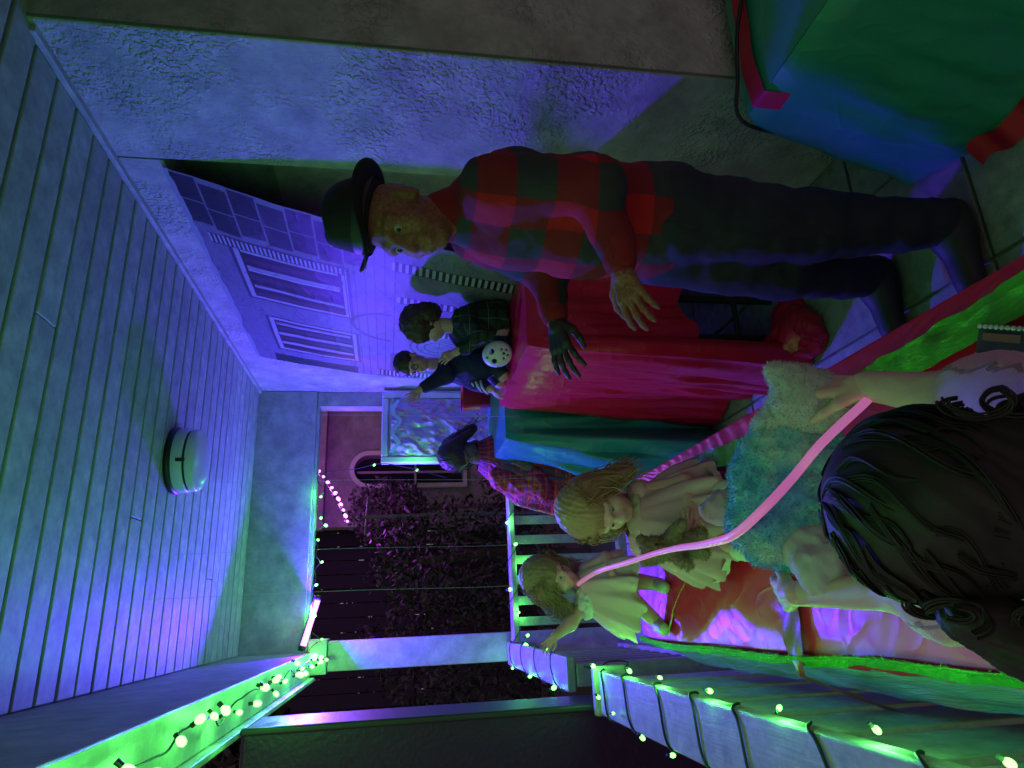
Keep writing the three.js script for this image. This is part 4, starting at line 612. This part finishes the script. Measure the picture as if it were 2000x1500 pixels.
{ // the small doll nearer the railing
  const g = thing('doll', 'small tan-haired doll in a cream dress by the far left corner of the long table', 'doll');
  const hp = [0.095, 1.105, -2.24], hr = [0.5, 0.3, -0.3];
  const b = surf([ell([0.06, 0.93, -2.26], [0.05, 0.09, 0.045]), cap([0.075, 1.0, -2.255], [0.09, 1.05, -2.245], 0.022), cap([0.01, 1.0, -2.25], [-0.05, 1.06, -2.22], 0.022, 0.019), cap([-0.05, 1.06, -2.22], [-0.085, 1.12, -2.2], 0.019, 0.015), cap([0.12, 0.99, -2.25], [0.15, 0.93, -2.2], 0.022, 0.019), cap([0.15, 0.93, -2.2], [0.1, 0.93, -2.15], 0.018, 0.015), cap([0.03, 0.85, -2.25], [-0.06, 0.775, -2.2], 0.03, 0.022), cap([0.08, 0.85, -2.25], [0.06, 0.775, -2.16], 0.03, 0.022)], { k: 0.02, cell: 0.006 });
  part(g, 'body', [b, place(headGeo({ child: 1, noNeck: 1 }), hp, hr, 0.62), aim(handGeo(0.3, 0.15, 0.004, 0.36), [-0.085, 1.12, -2.2], [-0.6, 0.7, 0.1], [0, 0.2, -1], false), aim(handGeo(0.6, 0.1, 0.004, 0.36), [0.1, 0.93, -2.15], [-1, 0, 0.2], [0, 1, 0.5], true)], dollSkin);
  eyes(g, hp, hr, 0.62);
  const cm = M([0.80, 0.54, 0.50], 0.8, { bumpMap: rep(knitT, 0.03), bumpScale: 0.0008 });
  const dr = part(g, 'dress', dress([0.06, -2.255], 0.05, 0.13, 1.02, 0.86, 11, [-0.03, 0.04]), cm); part(dr, 'lace', surf([ell([0.02, 1.0, -2.24], [0.06, 0.035, 0.05])], { cell: 0.005, extra: (d, x, y, z) => d + 0.012 * fbm(x * 30, y * 30, z * 30, 3) }), M([0.68, 0.66, 0.64], 0.85));
  const h = part(g, 'hair', place(hairDo(1, true), hp, hr, 0.74), tanHair); part(h, 'loose_locks', place(locks(240, 0.06, 0.17), hp, hr, 0.74), tanHair);
  for (const [x, z] of [[-0.068, -2.19], [0.058, -2.15]]) part(g, 'shoe', surf([cap([x, 0.775, z], [x - 0.01, 0.775, z + 0.04], 0.022, 0.02)], { cell: 0.005 }), M([0.5, 0.48, 0.42], 0.4));
}
{ // two dolls on the red draped table
  const g = thing('doll', 'brown-haired boy doll in a dark green plaid shirt on the red draped table', 'doll');
  const hp = [1.235, 1.5, -2.78], hr = [0.25, -2.1, 0];
  part(g, 'body', [surf([ell([1.235, 1.25, -2.78], [0.075, 0.12, 0.085]), cap([1.235, 1.36, -2.78], [1.235, 1.43, -2.78], 0.035), cap([1.24, 1.17, -2.74], [1.12, 1.155, -2.72], 0.05, 0.035), cap([1.24, 1.17, -2.83], [1.12, 1.155, -2.84], 0.05, 0.035), cap([1.22, 1.33, -2.7], [1.13, 1.27, -2.66], 0.03, 0.024), cap([1.13, 1.27, -2.66], [1.07, 1.38, -2.7], 0.023, 0.018), cap([1.22, 1.33, -2.86], [1.13, 1.26, -2.88], 0.03, 0.024)], { k: 0.03, cell: 0.008 }), place(headGeo({ child: 1, noNeck: 1, cell: 0.006 }), hp, hr, 0.76), aim(handGeo(0.5, 0.1, 0.004, 0.45), [1.07, 1.38, -2.7], [-0.5, 0.8, 0], [0, 0, 1], false)], dollSkin);
  part(g, 'shirt', surf([ell([1.24, 1.27, -2.78], [0.1, 0.12, 0.115]), ell([1.25, 1.18, -2.78], [0.11, 0.09, 0.12]), cap([1.23, 1.345, -2.69], [1.14, 1.275, -2.65], 0.046, 0.04), cap([1.14, 1.275, -2.65], [1.09, 1.34, -2.69], 0.037, 0.033), cap([1.23, 1.345, -2.87], [1.14, 1.265, -2.885], 0.046, 0.04)], { k: 0.03, cell: 0.006, extra: (d, x, y, z) => Math.max(d + 0.010 * fbm(x * 16, y * 16, z * 16, 3), 1.135 - y) }), M([0.9, 0.9, 0.9], 0.85, { map: scaled(plaidT, 0.09) }));
  part(g, 'trousers', surf([ell([1.24, 1.165, -2.78], [0.075, 0.035, 0.09]), cap([1.23, 1.165, -2.74], [1.1, 1.155, -2.72], 0.046, 0.038), cap([1.23, 1.165, -2.83], [1.1, 1.155, -2.84], 0.046, 0.038)], { k: 0.02, cell: 0.007 }), M([0.015, 0.015, 0.025], 0.8));
  part(g, 'hair', place(surf([ell([0, 0.04, -0.02], [0.098, 0.1, 0.11]), ell([0, -0.03, -0.06], [0.085, 0.07, 0.06])], { k: 0.03, cell: 0.005, extra: (d, x, y, z) => d + 0.014 * fbm(x * 22, y * 16, z * 22, 3) }), hp, hr, 0.82), brownHair);
}
{
  const g = thing('doll', 'boy doll with glasses in a navy shirt, arm stretched out, on the red draped table', 'doll');
  const hp = [1.085, 1.555, -2.88], hr = [0.2, -0.9, 0.15];
  part(g, 'body', [surf([ell([1.09, 1.3, -2.9], [0.06, 0.13, 0.07]), cap([1.09, 1.42, -2.9], [1.087, 1.48, -2.89], 0.03), cap([1.06, 1.4, -2.86], [1.02, 1.4, -2.84], 0.03, 0.026), cap([1.02, 1.41, -2.84], [0.94, 1.53, -2.83], 0.026, 0.018), cap([1.08, 1.4, -2.95], [1.01, 1.26, -2.93], 0.03, 0.024), cap([1.01, 1.26, -2.93], [0.965, 1.2, -2.88], 0.022, 0.018), cap([1.1, 1.18, -2.87], [1.02, 1.15, -2.84], 0.04, 0.03), cap([1.1, 1.18, -2.93], [1.02, 1.15, -2.94], 0.04, 0.03)], { k: 0.03, cell: 0.007 }), place(headGeo({ child: 1, noNeck: 1, cell: 0.006 }), hp, hr, 0.6), aim(handGeo(0.2, 0.2, 0.004, 0.42), [0.94, 1.53, -2.83], [-0.6, 0.7, 0.1], [0, 0.3, 1], true), aim(handGeo(0.4, 0.1, 0.004, 0.42), [0.965, 1.2, -2.88], [-0.7, -0.5, 0.3], [-0.3, 0.8, 0], false)], dollSkin);
  const navy = M([0.015, 0.018, 0.07], 0.8, { bumpMap: rep(knitT, 0.04), bumpScale: 0.001 });
  const sh = part(g, 'shirt', surf([ell([1.09, 1.3, -2.9], [0.078, 0.14, 0.088]), cap([1.06, 1.405, -2.86], [1.02, 1.405, -2.84], 0.042, 0.038), cap([1.02, 1.41, -2.84], [0.96, 1.5, -2.832], 0.037, 0.03), cap([1.08, 1.4, -2.95], [1.01, 1.265, -2.93], 0.042, 0.034), cap([1.01, 1.265, -2.93], [0.985, 1.225, -2.9], 0.033, 0.03)], { k: 0.025, cell: 0.006, extra: (d, x, y, z) => Math.max(d + 0.006 * fbm(x * 20, y * 20, z * 20, 2), 1.165 - y) }), navy);
  for (let i = 0; i < 3; i++) part(sh, 'sleeve_stripe', place(new THREE.TorusGeometry(0.036 - i * 0.001, 0.006, 8, 20), [1.012 - i * 0.014, 1.268 - i * 0.021, -2.928 + i * 0.014], [0.9, 0.5, 0]), M([0.65, 0.65, 0.68], 0.8));
  part(g, 'trousers', surf([cap([1.1, 1.18, -2.87], [1.03, 1.158, -2.84], 0.042, 0.034), cap([1.1, 1.18, -2.93], [1.03, 1.158, -2.94], 0.042, 0.034)], { k: 0.02, cell: 0.007 }), M([0.03, 0.03, 0.05], 0.8));
  eyes(g, hp, hr, 0.6);
  part(g, 'hair', place(surf([ell([0, 0.05, -0.025], [0.086, 0.082, 0.1]), minus(ell([0, -0.06, 0.11], [0.08, 0.1, 0.07]), 0.015)], { k: 0.02, cell: 0.005, extra: (d, x, y, z) => d + 0.008 * fbm(x * 25, y * 20, z * 25, 3) }), hp, hr, 0.66), brownHair);
  const gl = [-1, 1].map(e => place(place(new THREE.TorusGeometry(0.024, 0.003, 6, 20), [e * 0.032, 0.005, 0.098]), hp, hr, 0.62)); part(g, 'glasses', [...gl, place(tube([[-0.008, 0.008, 0.1], [0.008, 0.008, 0.1]], 0.003, 2, 6), hp, hr, 0.62)], darkM);
}
{
  const g = thing('face_mask', 'small pale round mask with dark holes leaning on the plaid doll', 'mask'), m = M([0.7, 0.72, 0.74], 0.35);
  const q = new THREE.Euler(-0.15, -0.55, 0.3), mk = place(surf([ell([0, 0, 0], [0.058, 0.066, 0.036]), minus(ell([0, -0.002, -0.03], [0.052, 0.06, 0.045]), 0.005), ...[[-0.022, 0.018, 0.011], [0.022, 0.018, 0.011], [0, -0.03, 0.006], [-0.02, -0.025, 0.005], [0.02, -0.025, 0.005], [0, 0.045, 0.005], [-0.012, -0.045, 0.005], [0.012, -0.045, 0.005]].map(([x, y, r]) => minus(cap([x, y, -0.05], [x, y, 0.1], r), 0.003))], { k: 0.01, cell: 0.0026 }), [1.06, 1.195, -2.68], [-0.15, -0.55, 0.3]);
  part(g, 'shell', mk, m); part(g, 'strap', tube([[1.115, 1.2, -2.66], [1.1, 1.205, -2.72], [1.02, 1.2, -2.72], [1.005, 1.19, -2.69]], 0.003, 20, 5), darkM);
}
{ // hooded stooping figure before the end railing
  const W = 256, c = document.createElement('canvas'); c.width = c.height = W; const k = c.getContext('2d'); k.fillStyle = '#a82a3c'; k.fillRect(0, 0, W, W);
  for (let i = 0; i < 8; i++) { k.fillStyle = '#4a1c48'; k.globalAlpha = 0.35; k.fillRect(i * 32, 0, 13, W); k.fillRect(0, i * 32 + 6, W, 11); k.fillStyle = '#ff4c2a'; k.globalAlpha = 0.95; k.fillRect(i * 32 + 16, 0, 6, W); k.fillRect(0, i * 32 + 22, W, 5); }  // bright orange bars and flecks below paint laser light into the robe cloth
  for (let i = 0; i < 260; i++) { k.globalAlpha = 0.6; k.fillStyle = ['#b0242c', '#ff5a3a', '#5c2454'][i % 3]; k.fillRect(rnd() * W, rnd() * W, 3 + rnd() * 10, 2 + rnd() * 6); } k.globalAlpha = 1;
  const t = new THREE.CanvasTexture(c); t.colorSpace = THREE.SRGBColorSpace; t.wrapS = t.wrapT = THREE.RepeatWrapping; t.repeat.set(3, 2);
  const g = thing('scarecrow_figure', 'stooped brown-haired scarecrow in a mottled red robe with painted red laser flecks by the end railing', 'scarecrow');
  const hp = [0.86, 1.265, -3.74], hr = [0.7, -0.6, 0.25];
  part(g, 'body', [surf([cap([0.84, 1.05, -3.78], [0.86, 1.2, -3.76], 0.06, 0.05), ell([0.78, 0.9, -3.8], [0.13, 0.2, 0.12]), cap([0.75, 0.7, -3.8], [0.72, 0.05, -3.8], 0.1, 0.06), cap([0.72, 1.02, -3.72], [0.66, 0.8, -3.64], 0.05, 0.035), cap([0.66, 0.8, -3.64], [0.74, 0.9, -3.58], 0.034, 0.024)], { k: 0.04, cell: 0.012 }), place(headGeo({ noNeck: 1, cell: 0.006 }), hp, hr, 0.8), aim(handGeo(0.7, 0.15, 0.005, 0.8), [0.74, 0.9, -3.58], [0.5, 0.7, 0.2], [0, 0, 1], false)], M([0.2, 0.12, 0.08], 0.8));
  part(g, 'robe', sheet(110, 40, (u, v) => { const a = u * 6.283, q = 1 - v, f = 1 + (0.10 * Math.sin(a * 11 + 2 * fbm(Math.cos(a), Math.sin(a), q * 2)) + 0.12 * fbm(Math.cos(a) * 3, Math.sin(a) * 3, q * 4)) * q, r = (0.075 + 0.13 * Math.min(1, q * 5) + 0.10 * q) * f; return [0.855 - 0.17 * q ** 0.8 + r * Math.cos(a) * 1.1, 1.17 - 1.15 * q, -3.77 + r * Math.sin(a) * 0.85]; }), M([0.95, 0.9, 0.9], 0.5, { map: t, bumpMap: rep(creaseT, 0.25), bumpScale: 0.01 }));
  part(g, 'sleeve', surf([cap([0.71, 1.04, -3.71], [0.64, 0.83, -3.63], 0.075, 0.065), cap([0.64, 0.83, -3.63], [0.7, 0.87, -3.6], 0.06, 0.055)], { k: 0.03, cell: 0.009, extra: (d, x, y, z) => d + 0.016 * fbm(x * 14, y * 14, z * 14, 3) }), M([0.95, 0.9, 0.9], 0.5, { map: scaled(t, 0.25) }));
  const h = part(g, 'hair', place(hairDo(1, true), hp, hr, 0.92), brownHair); part(h, 'loose_locks', place(locks(50, 0.05, 0.24), hp, hr, 0.95), brownHair);
  for (let i = 0; i < 4; i++) part(g, 'tatter', (() => strip([[0.76 + i * 0.03, 1.06, -3.6], [0.70 + i * 0.04, 0.9, -3.575 + i * 0.008], [0.67 + i * 0.03, 0.7 - i * 0.03, -3.57]], 0.02, 30, 0.01))(), M([0.12, 0.08, 0.12], 0.8));
}
renderer.render(scene, camera);
